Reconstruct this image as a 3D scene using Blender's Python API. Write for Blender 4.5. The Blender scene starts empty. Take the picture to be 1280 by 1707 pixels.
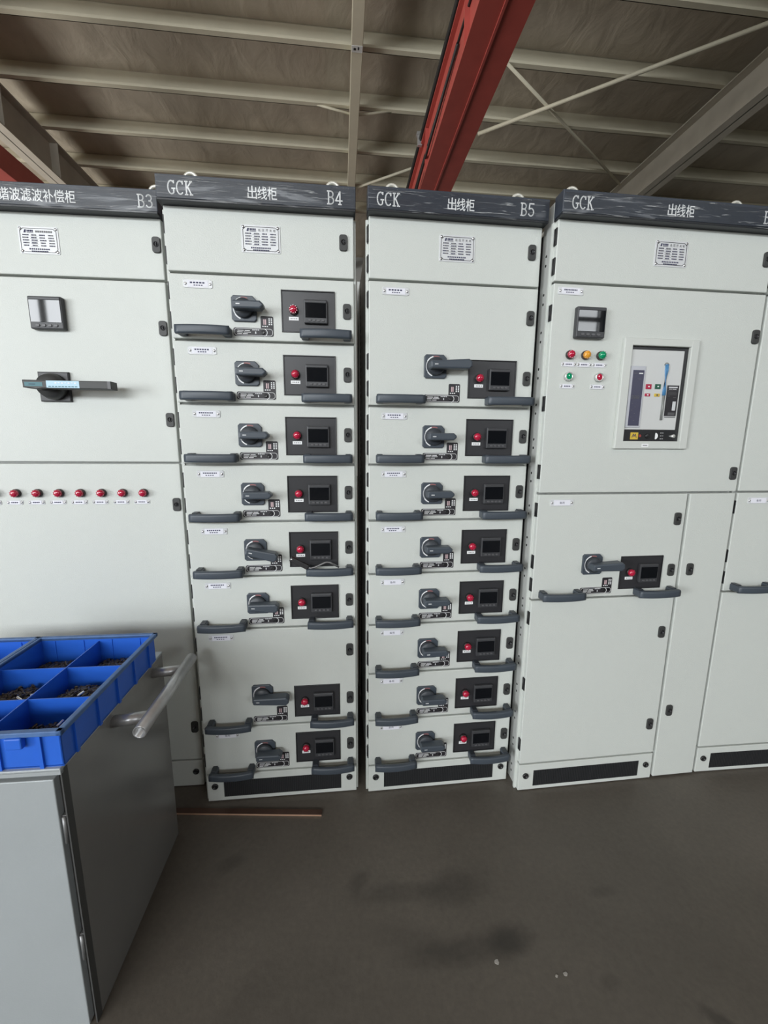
import bpy, bmesh, math, random
from mathutils import Vector, Matrix, Euler
random.seed(7)
scene = bpy.context.scene
COL = scene.collection
R = math.radians

# ------------------------------------------------------------------ camera
cam_data = bpy.data.cameras.new('camera')
cam = bpy.data.objects.new('camera', cam_data)
COL.objects.link(cam)
cam_data.sensor_fit = 'VERTICAL'
cam_data.sensor_height = 36.0
cam_data.lens = 681.98 / 1707 * 36.0
cam_data.clip_start = 0.02
cam.matrix_world = Matrix.Translation((0, 0, 1.437)) @ Matrix.Rotation(R(90 - 9.874), 4, 'X') @ Matrix.Rotation(R(0.404), 4, 'Z')
scene.camera = cam

# ------------------------------------------------------------------ world, exposure, daylight, added fill
world = bpy.data.worlds.new('world')
scene.world = world
world.use_nodes = True
world.node_tree.nodes['Background'].inputs[0].default_value = (0.75, 0.85, 1.0, 1)
world.node_tree.nodes['Background'].inputs[1].default_value = 0.6
scene.view_settings.view_transform = 'Standard'
scene.view_settings.look = 'None'
scene.view_settings.exposure = 0.0
scene.view_settings.gamma = 1.0
scene.view_settings.use_curve_mapping = False

HALL = 0.105            # the hall's axes are turned by this much from the camera's
HM = Matrix.Rotation(HALL, 4, 'Z')


def area_light(name, loc, rot, sx, sy, power, color):
    """daylight in an opening of the hall; loc and rot in the hall's frame"""
    l = bpy.data.lights.new(name, 'AREA')
    l.shape = 'RECTANGLE'
    l.size, l.size_y = sx, sy
    l.energy = power
    l.color = color
    o = bpy.data.objects.new(name, l)
    COL.objects.link(o)
    o.matrix_world = HM @ Matrix.Translation(loc) @ Euler(rot, 'XYZ').to_matrix().to_4x4()
    return o


FRONT_Y, BACK_Y, LEFT_X, RIGHT_X, ROOF_Z = -12.0, 17.0, -13.0, 15.0, 8.3
WIN = [(-10.31, 3.8, 760), (-6.2, 3.4, 640), (-2.6, 2.7, 520), (8.25, 3.6, 400)]     # centre x, width, daylight
WZ0, WZ1 = 4.3, 6.8
for wx, ww, wp in WIN:
    area_light('daylight_window', (wx, FRONT_Y - 0.35, (WZ0 + WZ1) / 2), (R(90), 0, 0), ww, WZ1 - WZ0, wp, (0.93, 0.97, 1.0))
DOOR_Y0, DOOR_Y1, DOOR_Z = -10.5, -4.5, 4.6
area_light('daylight_gate', (LEFT_X - 0.4, (DOOR_Y0 + DOOR_Y1) / 2, DOOR_Z / 2 + 0.1), (0, R(-90), 0), DOOR_Z, DOOR_Y1 - DOOR_Y0, 1500, (0.93, 0.97, 1.0))

FILL_Y0, FILL_Y1 = 4.5, 12.5
area_light('ceiling_fill', (LEFT_X - 0.4, (FILL_Y0 + FILL_Y1) / 2, DOOR_Z / 2 + 0.1), (0, R(-90), 0), DOOR_Z, FILL_Y1 - FILL_Y0, 1050, (1.0, 0.97, 0.92))  # unseen opening and light, added to brighten the ceiling

# ------------------------------------------------------------------ materials
MATS = {}


def mat(name, color, rough=0.5, metal=0.0, noise=None, bump=None, coat=0.0, spec=0.5, emit=None, trans=0.0):
    """noise = (scale, amount) tints the base colour; bump = (scale, strength)"""
    if name in MATS:
        return MATS[name]
    m = bpy.data.materials.new(name)
    m.use_nodes = True
    nt = m.node_tree
    b = nt.nodes['Principled BSDF']
    b.inputs['Base Color'].default_value = (*color, 1)
    b.inputs['Roughness'].default_value = rough
    b.inputs['Metallic'].default_value = metal
    b.inputs['Coat Weight'].default_value = coat
    b.inputs['Coat Roughness'].default_value = 0.08
    b.inputs['Specular IOR Level'].default_value = spec
    b.inputs['Transmission Weight'].default_value = trans
    tc = nt.nodes.new('ShaderNodeTexCoord')
    if noise:
        n = nt.nodes.new('ShaderNodeTexNoise')
        n.inputs['Scale'].default_value = noise[0]
        n.inputs['Detail'].default_value = 5
        nt.links.new(tc.outputs['Object'], n.inputs['Vector'])
        mx = nt.nodes.new('ShaderNodeMix')
        mx.data_type = 'RGBA'
        a = noise[1]
        mx.inputs[6].default_value = (*[max(0, c * (1 - a)) for c in color], 1)
        mx.inputs[7].default_value = (*[min(1, c * (1 + a)) for c in color], 1)
        nt.links.new(n.outputs['Fac'], mx.inputs[0])
        nt.links.new(mx.outputs[2], b.inputs['Base Color'])
    if bump:
        n2 = nt.nodes.new('ShaderNodeTexNoise')
        n2.inputs['Scale'].default_value = bump[0]
        n2.inputs['Detail'].default_value = 3
        nt.links.new(tc.outputs['Object'], n2.inputs['Vector'])
        bp = nt.nodes.new('ShaderNodeBump')
        bp.inputs['Strength'].default_value = bump[1]
        bp.inputs['Distance'].default_value = 0.004
        nt.links.new(n2.outputs['Fac'], bp.inputs['Height'])
        nt.links.new(bp.outputs['Normal'], b.inputs['Normal'])
    MATS[name] = m
    return m


M_PANEL = mat('powder_coat_pale_grey', (0.60, 0.625, 0.59), 0.42, noise=(3, 0.02), bump=(300, 0.20))
M_FRAME = mat('galvanised_frame', (0.54, 0.55, 0.53), 0.45, metal=0.1, noise=(8, 0.1))
M_GALV = mat('galvanised_post', (0.75, 0.75, 0.73), 0.45, metal=0.1)
M_BODY = mat('cabinet_inside_grey', (0.045, 0.047, 0.047), 0.6)
M_HOLE = mat('hole_black', (0.006, 0.006, 0.006), 0.8)
M_BAND = mat('header_slate', (0.035, 0.043, 0.058), 0.34, noise=(20, 0.15))
M_LIP = mat('header_lip_black', (0.012, 0.014, 0.018), 0.4)
M_WHITE = mat('white_print', (0.85, 0.86, 0.86), 0.5)
M_SLATE = mat('slate_plastic', (0.055, 0.068, 0.085), 0.42, bump=(300, 0.05))
M_SLATE2 = mat('dark_slate_plastic', (0.035, 0.041, 0.05), 0.45)
M_PLATE = mat('panel_black', (0.030, 0.030, 0.033), 0.38)
M_RIM = mat('panel_rim_black', (0.018, 0.018, 0.020), 0.35)
M_METER = mat('meter_case_grey', (0.045, 0.046, 0.05), 0.45)
M_SCREEN = mat('meter_screen', (0.004, 0.005, 0.007), 0.03, spec=0.34)
M_BUTTON = mat('meter_button', (0.09, 0.09, 0.095), 0.4)
M_LOCK = mat('lock_dark_grey', (0.040, 0.041, 0.040), 0.5)
M_LOCK2 = mat('lock_cylinder', (0.015, 0.015, 0.016), 0.35)
M_RED = mat('red_lens', (0.46, 0.010, 0.045), 0.10, coat=0.8)
M_AMBER = mat('amber_lens', (0.75, 0.33, 0.03), 0.12, coat=0.6)
M_GREEN = mat('green_lens', (0.0, 0.28, 0.12), 0.12, coat=0.6)
M_BEZEL = mat('lamp_bezel', (0.06, 0.045, 0.045), 0.3, metal=0.5)
M_CHROME = mat('button_ring', (0.75, 0.76, 0.74), 0.25, metal=0.6)
M_TAG = mat('tag_holder_plastic', (0.62, 0.63, 0.64), 0.3)
M_PAPER = mat('tag_paper', (0.80, 0.80, 0.86), 0.6)
M_INK = mat('ink_grey', (0.07, 0.07, 0.12), 0.8, spec=0.1)
M_BLACK = mat('sticker_black', (0.022, 0.02, 0.024), 0.5)
M_STEEL = mat('steel_screw', (0.75, 0.75, 0.76), 0.25, metal=0.9)
M_ALU = mat('brushed_aluminium', (0.66, 0.67, 0.68), 0.55, metal=0.25, bump=(60, 0.05))
M_EYE = mat('zinc_lifting_eye', (0.75, 0.74, 0.66), 0.35, metal=0.4)
M_BLACKLATCH = mat('hinge_black', (0.012, 0.012, 0.013), 0.5)
M_MESH = mat('vent_mesh_black', (0.010, 0.011, 0.012), 0.6)
M_ACB = mat('breaker_pale_grey', (0.60, 0.61, 0.60), 0.4)
M_ACBFRAME = mat('breaker_frame_grey', (0.60, 0.62, 0.585), 0.4)
M_DISP = mat('breaker_display_violet', (0.075, 0.075, 0.115), 0.2)
M_CLEAR = mat('breaker_cover_edge', (0.50, 0.51, 0.55), 0.2)
M_STRAP = mat('blue_film_strap', (0.07, 0.22, 0.42), 0.35)
M_STRAPG = mat('grey_lever', (0.22, 0.23, 0.22), 0.4)
M_YELLOW = mat('yellow_sticker', (0.62, 0.43, 0.05), 0.5)
M_DGREEN = mat('green_button', (0.01, 0.09, 0.05), 0.4)
M_DRED = mat('red_button', (0.40, 0.01, 0.05), 0.4)
M_TEAL = mat('teal_sticker', (0.05, 0.17, 0.20), 0.5)
M_SKYB = mat('pale_blue_sticker', (0.45, 0.66, 0.80), 0.4)
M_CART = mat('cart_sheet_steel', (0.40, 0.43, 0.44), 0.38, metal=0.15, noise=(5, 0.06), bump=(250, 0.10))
M_CARTSIDE = mat('cart_side_shaded', (0.27, 0.265, 0.255), 0.26, metal=0.35, noise=(4, 0.12), bump=(200, 0.04))  # same sheet as the front, its shade put into a darker colour
M_CARTDARK = mat('cart_edge_shaded', (0.06, 0.06, 0.058), 0.6)  # front edge of the side sheet, shade beside the door painted in
M_HINGE = mat('cart_hinge_steel', (0.22, 0.22, 0.22), 0.4, metal=0.5)
M_PIPE = mat('pipe_scuffed_steel', (0.52, 0.52, 0.52), 0.35, metal=0.65, noise=(30, 0.25))
M_BLUE = mat('blue_crate_plastic', (0.018, 0.125, 0.62), 0.42, noise=(12, 0.12))
M_BLUERIM = mat('blue_crate_rim_dusty', (0.075, 0.16, 0.36), 0.55, noise=(40, 0.35))
M_BOLT = mat('bolt_dark_steel', (0.10, 0.085, 0.07), 0.4, metal=0.8, noise=(60, 0.4))
M_BOLTB = mat('bolt_bright_steel', (0.8, 0.8, 0.8), 0.25, metal=0.9)
M_COPPER = mat('copper_bar_tarnished', (0.10, 0.055, 0.04), 0.45, metal=0.5, noise=(15, 0.4))
M_COPPERCUT = mat('copper_bar_bright_edge', (0.80, 0.52, 0.36), 0.3, metal=0.6)
M_TOOLGRIP = mat('tool_grip_black', (0.018, 0.017, 0.018), 0.5)
M_TOOLROD = mat('tool_rod_steel', (0.35, 0.35, 0.36), 0.35, metal=0.8)
M_PURLIN = mat('purlin_beige_paint', (0.60, 0.56, 0.43), 0.6, noise=(3, 0.12))
M_RAFTER = mat('rafter_grey_paint', (0.50, 0.465, 0.39), 0.65, noise=(3, 0.2))
M_CRANE = mat('crane_red_paint', (0.42, 0.078, 0.062), 0.45, noise=(4, 0.2))
M_CABLE = mat('crane_cable_black', (0.012, 0.011, 0.011), 0.5)
M_WALL = mat('wall_cladding', (0.30, 0.30, 0.28), 0.7, noise=(2, 0.08))
M_WFRAME = mat('window_frame_white', (0.6, 0.6, 0.58), 0.5)


def make_film():
    m = bpy.data.materials.new('clear_wrapping_film')
    m.use_nodes = True
    nt = m.node_tree
    nt.nodes.clear()
    out = nt.nodes.new('ShaderNodeOutputMaterial')
    mix = nt.nodes.new('ShaderNodeMixShader')
    tr = nt.nodes.new('ShaderNodeBsdfTransparent')
    gl = nt.nodes.new('ShaderNodeBsdfGlossy')
    gl.inputs['Roughness'].default_value = 0.2
    gl.inputs['Color'].default_value = (1, 1, 1, 1)
    lw = nt.nodes.new('ShaderNodeLayerWeight')
    lw.inputs['Blend'].default_value = 0.20
    mp = nt.nodes.new('ShaderNodeMapping')
    mp.inputs['Scale'].default_value = (5, 60, 110)
    tc = nt.nodes.new('ShaderNodeTexCoord')
    no = nt.nodes.new('ShaderNodeTexNoise')
    no.inputs['Scale'].default_value = 1.3
    no.inputs['Detail'].default_value = 4
    no.inputs['Distortion'].default_value = 1.2
    crease = nt.nodes.new('ShaderNodeMapRange')
    crease.inputs['From Min'].default_value = 0.54
    crease.inputs['From Max'].default_value = 0.70
    bp = nt.nodes.new('ShaderNodeBump')
    bp.inputs['Strength'].default_value = 0.8
    bp.inputs['Distance'].default_value = 0.004
    L = nt.links.new
    L(tc.outputs['Object'], mp.inputs['Vector'])
    L(mp.outputs['Vector'], no.inputs['Vector'])
    L(no.outputs['Fac'], crease.inputs['Value'])
    L(crease.outputs[0], bp.inputs['Height'])
    L(bp.outputs['Normal'], gl.inputs['Normal'])
    L(lw.outputs['Fresnel'], mix.inputs['Fac'])
    L(tr.outputs[0], mix.inputs[1])
    L(gl.outputs[0], mix.inputs[2])
    # whitish streaks painted into the film in place of glints on its creases
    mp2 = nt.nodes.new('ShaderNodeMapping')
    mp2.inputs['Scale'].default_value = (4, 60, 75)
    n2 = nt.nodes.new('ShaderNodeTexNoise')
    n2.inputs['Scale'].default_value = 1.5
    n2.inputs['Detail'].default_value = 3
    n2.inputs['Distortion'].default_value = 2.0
    glint_streak = nt.nodes.new('ShaderNodeMapRange')
    glint_streak.inputs['From Min'].default_value = 0.61
    glint_streak.inputs['From Max'].default_value = 0.70
    glint_streak.inputs['To Max'].default_value = 0.34
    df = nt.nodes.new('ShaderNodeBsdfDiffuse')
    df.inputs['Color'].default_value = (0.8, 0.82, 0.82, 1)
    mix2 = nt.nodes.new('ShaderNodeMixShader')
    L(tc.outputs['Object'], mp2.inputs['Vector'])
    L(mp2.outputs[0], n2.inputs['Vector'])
    L(n2.outputs['Fac'], glint_streak.inputs['Value'])
    L(glint_streak.outputs[0], mix2.inputs['Fac'])
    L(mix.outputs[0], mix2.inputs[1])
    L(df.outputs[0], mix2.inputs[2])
    L(mix2.outputs[0], out.inputs['Surface'])
    return m


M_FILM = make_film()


def make_floor_mat():
    m = bpy.data.materials.new('floor_epoxy_dark')
    m.use_nodes = True
    nt = m.node_tree
    L = nt.links.new
    b = nt.nodes['Principled BSDF']
    tc = nt.nodes.new('ShaderNodeTexCoord')

    def noise(scale, detail, rough=0.6):
        n = nt.nodes.new('ShaderNodeTexNoise')
        n.inputs['Scale'].default_value = scale
        n.inputs['Detail'].default_value = detail
        n.inputs['Roughness'].default_value = rough
        L(tc.outputs['Object'], n.inputs['Vector'])
        return n
    n1, n2 = noise(1.3, 6), noise(60, 3)
    ramp = nt.nodes.new('ShaderNodeValToRGB')
    ramp.color_ramp.elements[0].position = 0.32
    ramp.color_ramp.elements[0].color = (0.085, 0.073, 0.060, 1)
    ramp.color_ramp.elements[1].position = 0.72
    ramp.color_ramp.elements[1].color = (0.128, 0.111, 0.092, 1)
    L(n1.outputs['Fac'], ramp.inputs['Fac'])
    prev = ramp.outputs['Color']
    # dark damp patches on the floor, each with its own place
    for (px, py, ax, ay, rot, amt) in FLOOR_STAINS:
        mp = nt.nodes.new('ShaderNodeMapping')
        mp.vector_type = 'TEXTURE'
        mp.inputs['Location'].default_value = (px, py, 0)
        mp.inputs['Rotation'].default_value = (0, 0, rot)
        mp.inputs['Scale'].default_value = (ax, ay, 1)
        L(tc.outputs['Object'], mp.inputs['Vector'])
        wob = noise(14, 4)
        add = nt.nodes.new('ShaderNodeVectorMath')
        add.operation = 'MULTIPLY_ADD'
        L(wob.outputs['Color'], add.inputs[0])
        add.inputs[1].default_value = (0.9, 0.9, 0)
        add.inputs[2].default_value = (-0.45, -0.45, 0)
        add2 = nt.nodes.new('ShaderNodeVectorMath')
        L(mp.outputs['Vector'], add2.inputs[0])
        L(add.outputs[0], add2.inputs[1])
        ln = nt.nodes.new('ShaderNodeVectorMath')
        ln.operation = 'LENGTH'
        L(add2.outputs[0], ln.inputs[0])
        mr = nt.nodes.new('ShaderNodeMapRange')
        mr.inputs['From Min'].default_value = 0.45
        mr.inputs['From Max'].default_value = 1.15
        mr.inputs['To Min'].default_value = 1 - amt * 0.75
        mr.inputs['To Max'].default_value = 1.0
        L(ln.outputs['Value'], mr.inputs['Value'])
        mul = nt.nodes.new('ShaderNodeMix')
        mul.data_type = 'RGBA'
        mul.blend_type = 'MULTIPLY'
        mul.inputs[0].default_value = 1.0
        L(prev, mul.inputs[6])
        L(mr.outputs[0], mul.inputs[7])
        prev = mul.outputs[2]
    grain = nt.nodes.new('ShaderNodeMix')
    grain.data_type = 'RGBA'
    grain.blend_type = 'OVERLAY'
    grain.inputs[0].default_value = 0.25
    L(prev, grain.inputs[6])
    L(n2.outputs['Fac'], grain.inputs[7])
    L(grain.outputs[2], b.inputs['Base Color'])
    b.inputs['Roughness'].default_value = 0.55
    bp = nt.nodes.new('ShaderNodeBump')
    bp.inputs['Strength'].default_value = 0.12
    bp.inputs['Distance'].default_value = 0.004
    L(n2.outputs['Fac'], bp.inputs['Height'])
    L(bp.outputs['Normal'], b.inputs['Normal'])
    return m


FLOOR_STAINS = [
    (-0.075, 1.125, 0.055, 0.028, 0.9, 0.35), (0.06, 1.09, 0.17, 0.035, 0.1, 0.32), (0.235, 1.105, 0.13, 0.06, 0.25, 0.42),
    (0.26, 0.945, 0.22, 0.04, 0.16, 0.38), (0.375, 0.965, 0.075, 0.05, 0.2, 0.55), (0.12, 0.955, 0.16, 0.05, -0.2, 0.22),
    (0.86, 0.80, 0.05, 0.02, -0.6, 0.5), (0.62, 0.87, 0.03, 0.02, 0.3, 0.3), (-0.52, 1.18, 0.05, 0.03, 0.5, 0.3),
    (0.72, 1.10, 0.05, 0.02, 0.2, 0.3), (-0.35, 0.82, 0.12, 0.05, 0.8, 0.15),
]
M_FLOOR = make_floor_mat()


def make_roof_mat():
    m = bpy.data.materials.new('roof_insulation_film')
    m.use_nodes = True
    nt = m.node_tree
    L = nt.links.new
    b = nt.nodes['Principled BSDF']
    tc = nt.nodes.new('ShaderNodeTexCoord')
    mp = nt.nodes.new('ShaderNodeMapping')
    mp.inputs['Scale'].default_value = (1.5, 0.8, 1)
    L(tc.outputs['Object'], mp.inputs['Vector'])
    n = nt.nodes.new('ShaderNodeTexNoise')
    n.inputs['Scale'].default_value = 1.6
    n.inputs['Detail'].default_value = 6
    n.inputs['Distortion'].default_value = 0.6
    L(mp.outputs[0], n.inputs['Vector'])
    ramp = nt.nodes.new('ShaderNodeValToRGB')
    ramp.color_ramp.elements[0].position = 0.3
    ramp.color_ramp.elements[0].color = (0.40, 0.35, 0.28, 1)
    ramp.color_ramp.elements[1].position = 0.75
    ramp.color_ramp.elements[1].color = (0.53, 0.47, 0.38, 1)
    L(n.outputs['Fac'], ramp.inputs['Fac'])
    L(ramp.outputs[0], b.inputs['Base Color'])
    b.inputs['Roughness'].default_value = 0.5
    bp = nt.nodes.new('ShaderNodeBump')
    bp.inputs['Strength'].default_value = 0.45
    bp.inputs['Distance'].default_value = 0.10
    L(n.outputs['Fac'], bp.inputs['Height'])
    L(bp.outputs['Normal'], b.inputs['Normal'])
    return m


M_ROOF = make_roof_mat()


# ------------------------------------------------------------------ mesh helpers
def rr_pts(x0, x1, z0, z1, r, n=4):
    pts = []
    for cx, cz, a0 in ((x1 - r, z1 - r, 0), (x0 + r, z1 - r, 90), (x0 + r, z0 + r, 180), (x1 - r, z0 + r, 270)):
        for i in range(n + 1):
            a = R(a0 + 90 * i / n)
            pts.append((cx + r * math.cos(a), cz + r * math.sin(a)))
    return pts


TEXT = {}


def text_mesh(s):
    if s in TEXT:
        return TEXT[s]
    c = bpy.data.curves.new('lettering', 'FONT')
    c.body = s
    c.size = 1
    c.resolution_u = 3
    o = bpy.data.objects.new('lettering', c)
    COL.objects.link(o)
    me = bpy.data.meshes.new_from_object(o.evaluated_get(bpy.context.evaluated_depsgraph_get()))
    bpy.data.objects.remove(o)
    bpy.data.curves.remove(c)
    TEXT[s] = me
    return me


class MB:
    def __init__(self):
        self.bm = bmesh.new()
        self.mats = []

    def mi(self, m):
        if m not in self.mats:
            self.mats.append(m)
        return self.mats.index(m)

    def _paint(self, before, m, smooth=False):
        i = self.mi(m)
        for f in self.bm.faces:
            if f.index == -1 or f not in before:
                f.material_index = i
                f.smooth = smooth

    def _add(self, fn, m, smooth=False):
        n0 = len(self.bm.faces)
        fn()
        self.bm.faces.ensure_lookup_table()
        i = self.mi(m)
        for k in range(n0, len(self.bm.faces)):
            f = self.bm.faces[k]
            f.material_index = i
            f.smooth = smooth
        return self

    def _merge(self, tmp, m, smooth=False, mtx=None):
        if mtx is not None:
            tmp.transform(mtx)
        me = bpy.data.meshes.new('tmp')
        tmp.to_mesh(me)
        tmp.free()
        self._add(lambda: self.bm.from_mesh(me), m, smooth)
        bpy.data.meshes.remove(me)
        return self

    def box(self, x0, x1, y0, y1, z0, z1, m, bev=0.0, seg=2, mtx=None):
        t = bmesh.new()
        bmesh.ops.create_cube(t, size=1)
        t.transform(Matrix.Translation(((x0 + x1) / 2, (y0 + y1) / 2, (z0 + z1) / 2)) @ Matrix.Diagonal((abs(x1 - x0), abs(y1 - y0), abs(z1 - z0), 1)))
        if bev:
            bmesh.ops.bevel(t, geom=t.edges[:] + t.verts[:], offset=bev, segments=seg, affect='EDGES', profile=0.5)
        return self._merge(t, m, False, mtx)

    def prism(self, pts, y0, y1, m, bev=0.0, smooth=False, mtx=None):
        """outline in x,z pushed from y0 (back) to y1 (front, smaller y)"""
        t = bmesh.new()
        vs = [t.verts.new((x, y0, z)) for x, z in pts]
        f = t.faces.new(vs)
        r = bmesh.ops.extrude_face_region(t, geom=[f])
        top = [v for v in r['geom'] if isinstance(v, bmesh.types.BMVert)]
        for v in top:
            v.co.y = y1
        bmesh.ops.recalc_face_normals(t, faces=t.faces[:])
        if bev:
            ed = [e for e in t.edges if all(abs(v.co.y - y1) < 1e-7 for v in e.verts)]
            bmesh.ops.bevel(t, geom=ed, offset=bev, segments=2, affect='EDGES', profile=0.5)
        return self._merge(t, m, smooth, mtx)

    def lathe(self, cx, cz, prof, m, seg=20, smooth=True, cap=True):
        """profile of (radius, y) turned about the y axis through cx,cz"""
        t = bmesh.new()
        rings = []
        for r, y in prof:
            if r < 1e-6:
                rings.append([t.verts.new((cx, y, cz))])
            else:
                rings.append([t.verts.new((cx + r * math.cos(2 * math.pi * k / seg), y, cz + r * math.sin(2 * math.pi * k / seg))) for k in range(seg)])
        for a, b in zip(rings, rings[1:]):
            for k in range(seg):
                q = [a[k % len(a)], a[(k + 1) % len(a)], b[(k + 1) % len(b)], b[k % len(b)]]
                q = list(dict.fromkeys(q))
                if len(q) > 2:
                    t.faces.new(q)
        if cap and len(rings[0]) > 2:
            t.faces.new(rings[0])
        if cap and len(rings[-1]) > 2:
            t.faces.new(rings[-1])
        bmesh.ops.recalc_face_normals(t, faces=t.faces[:])
        return self._merge(t, m, smooth)

    def tube(self, pts, r, m, seg=12, smooth=True, cap=True, hollow=False):
        t = bmesh.new()
        P = [Vector(p) for p in pts]
        rings = []
        up = Vector((0, 0, 1))
        for i, p in enumerate(P):
            d = (P[min(i + 1, len(P) - 1)] - P[max(i - 1, 0)]).normalized()
            s = d.cross(up)
            if s.length < 1e-4:
                s = d.cross(Vector((0, 1, 0)))
            s.normalize()
            u = s.cross(d)
            rings.append([t.verts.new(p + (s * math.cos(2 * math.pi * k / seg) + u * math.sin(2 * math.pi * k / seg)) * r) for k in range(seg)])
        for a, b in zip(rings, rings[1:]):
            for k in range(seg):
                t.faces.new((a[k], a[(k + 1) % seg], b[(k + 1) % seg], b[k]))
        if hollow:
            for end, nxt in ((0, 1), (-1, -2)):
                d = (P[nxt] - P[end]).normalized()
                c = P[end]
                inn = [t.verts.new(c + (v.co - c) * 0.80) for v in rings[end]]
                deep = [t.verts.new(v.co + d * 0.04) for v in inn]
                for k in range(seg):
                    t.faces.new((rings[end][k], rings[end][(k + 1) % seg], inn[(k + 1) % seg], inn[k]))
                    t.faces.new((inn[k], inn[(k + 1) % seg], deep[(k + 1) % seg], deep[k]))
                t.faces.new(deep)
        elif cap:
            t.faces.new(rings[0])
            t.faces.new(rings[-1])
        bmesh.ops.recalc_face_normals(t, faces=t.faces[:])
        return self._merge(t, m, smooth)

    def sweep(self, path, prof, m, smooth=True):
        """path: points in x,y; prof: points (offset along the path's normal, z)"""
        t = bmesh.new()
        P = [Vector(p) for p in path]
        rings = []
        for i, p in enumerate(P):
            d = (P[min(i + 1, len(P) - 1)] - P[max(i - 1, 0)]).normalized()
            n = Vector((d.y, -d.x))
            rings.append([t.verts.new((p.x + n.x * a, p.y + n.y * a, b)) for a, b in prof])
        k_ = len(prof)
        for a, b in zip(rings, rings[1:]):
            for k in range(k_):
                t.faces.new((a[k], a[(k + 1) % k_], b[(k + 1) % k_], b[k]))
        t.faces.new(rings[0])
        t.faces.new(rings[-1])
        bmesh.ops.recalc_face_normals(t, faces=t.faces[:])
        return self._merge(t, m, smooth)

    def ring(self, cx, cz, r0, r1, a0, a1, y, m, n=16):
        t = bmesh.new()
        A = [R(a0 + (a1 - a0) * i / n) for i in range(n + 1)]
        o = [t.verts.new((cx + r1 * math.cos(a), y, cz + r1 * math.sin(a))) for a in A]
        i_ = [t.verts.new((cx + r0 * math.cos(a), y, cz + r0 * math.sin(a))) for a in A]
        for k in range(n):
            t.faces.new((i_[k], i_[k + 1], o[k + 1], o[k]))
        return self._merge(t, m)

    def quad(self, x0, x1, z0, z1, y, m):
        """thin printed patch"""
        return self.box(x0, x1, y, y + 0.0003, z0, z1, m)

    def stroke(self, pts, w, y, m, t=0.0004):
        """pen strokes in the x,z plane"""
        for (xa, za), (xb, zb) in zip(pts, pts[1:]):
            d = Vector((xb - xa, zb - za))
            if d.length < 1e-9:
                continue
            n = Vector((-d.y, d.x)).normalized() * w / 2
            e = d.normalized() * w * 0.3
            self.prism([(xa - n.x - e.x, za - n.y - e.y), (xb - n.x + e.x, zb - n.y + e.y), (xb + n.x + e.x, zb + n.y + e.y), (xa + n.x - e.x, za + n.y - e.y)], y + t, y, m)
        return self

    def text(self, s, cx, cz, h, y, m, w=None):
        """lettering standing in the x,z plane, centred, as tall as h and as wide as w"""
        me = text_mesh(s)
        xs = [v.co.x for v in me.vertices]
        ys = [v.co.y for v in me.vertices]
        if not xs:
            return self
        sc = h / (max(ys) - min(ys))
        sx = sc if w is None else w / (max(xs) - min(xs))
        t = bmesh.new()
        t.from_mesh(me)
        mx, my = (max(xs) + min(xs)) / 2, (max(ys) + min(ys)) / 2
        for v in t.verts:
            v.co = Vector(((v.co.x - mx) * sx + cx, y, (v.co.y - my) * sc + cz))
        return self._merge(t, m)

    def mesh(self, name):
        me = bpy.data.meshes.new(name)
        self.bm.normal_update()
        self.bm.to_mesh(me)
        self.bm.free()
        for m in self.mats:
            me.materials.append(m)
        return me


def obj(name, mb, parent=None, loc=(0, 0, 0), rot=(0, 0, 0), label=None):
    me = mb.mesh(name) if isinstance(mb, MB) else mb
    o = bpy.data.objects.new(name, me)
    COL.objects.link(o)
    o.location = loc
    o.rotation_euler = rot
    if parent:
        o.parent = parent
    if label:
        o['label'] = label
    return o


def empty(name, loc, rz, label, cat, group=None):
    o = bpy.data.objects.new(name, None)
    COL.objects.link(o)
    o.location = loc
    o.rotation_euler = (0, 0, rz)
    o.empty_display_size = 0.1
    return tag(o, label, cat, group)


def tag(o, label, cat, group=None, kind=None):
    o['label'] = label
    o['category'] = cat
    if group:
        o['group'] = group
    if kind:
        o['kind'] = kind
    return o


def struct(name, mb, parent=None):
    o = obj(name, mb, parent, rot=(0, 0, HALL) if parent is None else (0, 0, 0))
    o['kind'] = 'structure'
    return o


# ------------------------------------------------------------------ the hall
b = MB(); b.box(LEFT_X - 3, RIGHT_X + 3, FRONT_Y - 3, BACK_Y + 3, -0.2, 0, M_FLOOR)
floor = obj('floor', b); floor['kind'] = 'structure'
b = MB(); b.box(LEFT_X, RIGHT_X, FRONT_Y, BACK_Y, ROOF_Z, ROOF_Z + 0.15, M_ROOF)
struct('ceiling', b)
b = MB(); b.box(LEFT_X, RIGHT_X, BACK_Y, BACK_Y + 0.2, 0, ROOF_Z, M_WALL); struct('wall_back', b)
b = MB(); b.box(RIGHT_X, RIGHT_X + 0.2, FRONT_Y, BACK_Y, 0, ROOF_Z, M_WALL); struct('wall_right', b)
b = MB()
b.box(LEFT_X - 0.2, LEFT_X, FRONT_Y, DOOR_Y0, 0, ROOF_Z, M_WALL)
b.box(LEFT_X - 0.2, LEFT_X, DOOR_Y1, FILL_Y0, 0, ROOF_Z, M_WALL)
b.box(LEFT_X - 0.2, LEFT_X, FILL_Y1, BACK_Y, 0, ROOF_Z, M_WALL)
b.box(LEFT_X - 0.2, LEFT_X, FILL_Y0, FILL_Y1, DOOR_Z, ROOF_Z, M_WALL)  # wall over the opening added for the ceiling fill
b.box(LEFT_X - 0.2, LEFT_X, DOOR_Y0, DOOR_Y1, DOOR_Z, ROOF_Z, M_WALL)
struct('wall_left', b)
b = MB()
b.box(LEFT_X, RIGHT_X, FRONT_Y - 0.2, FRONT_Y, 0, WZ0, M_WALL)
b.box(LEFT_X, RIGHT_X, FRONT_Y - 0.2, FRONT_Y, WZ1, ROOF_Z, M_WALL)
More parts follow.
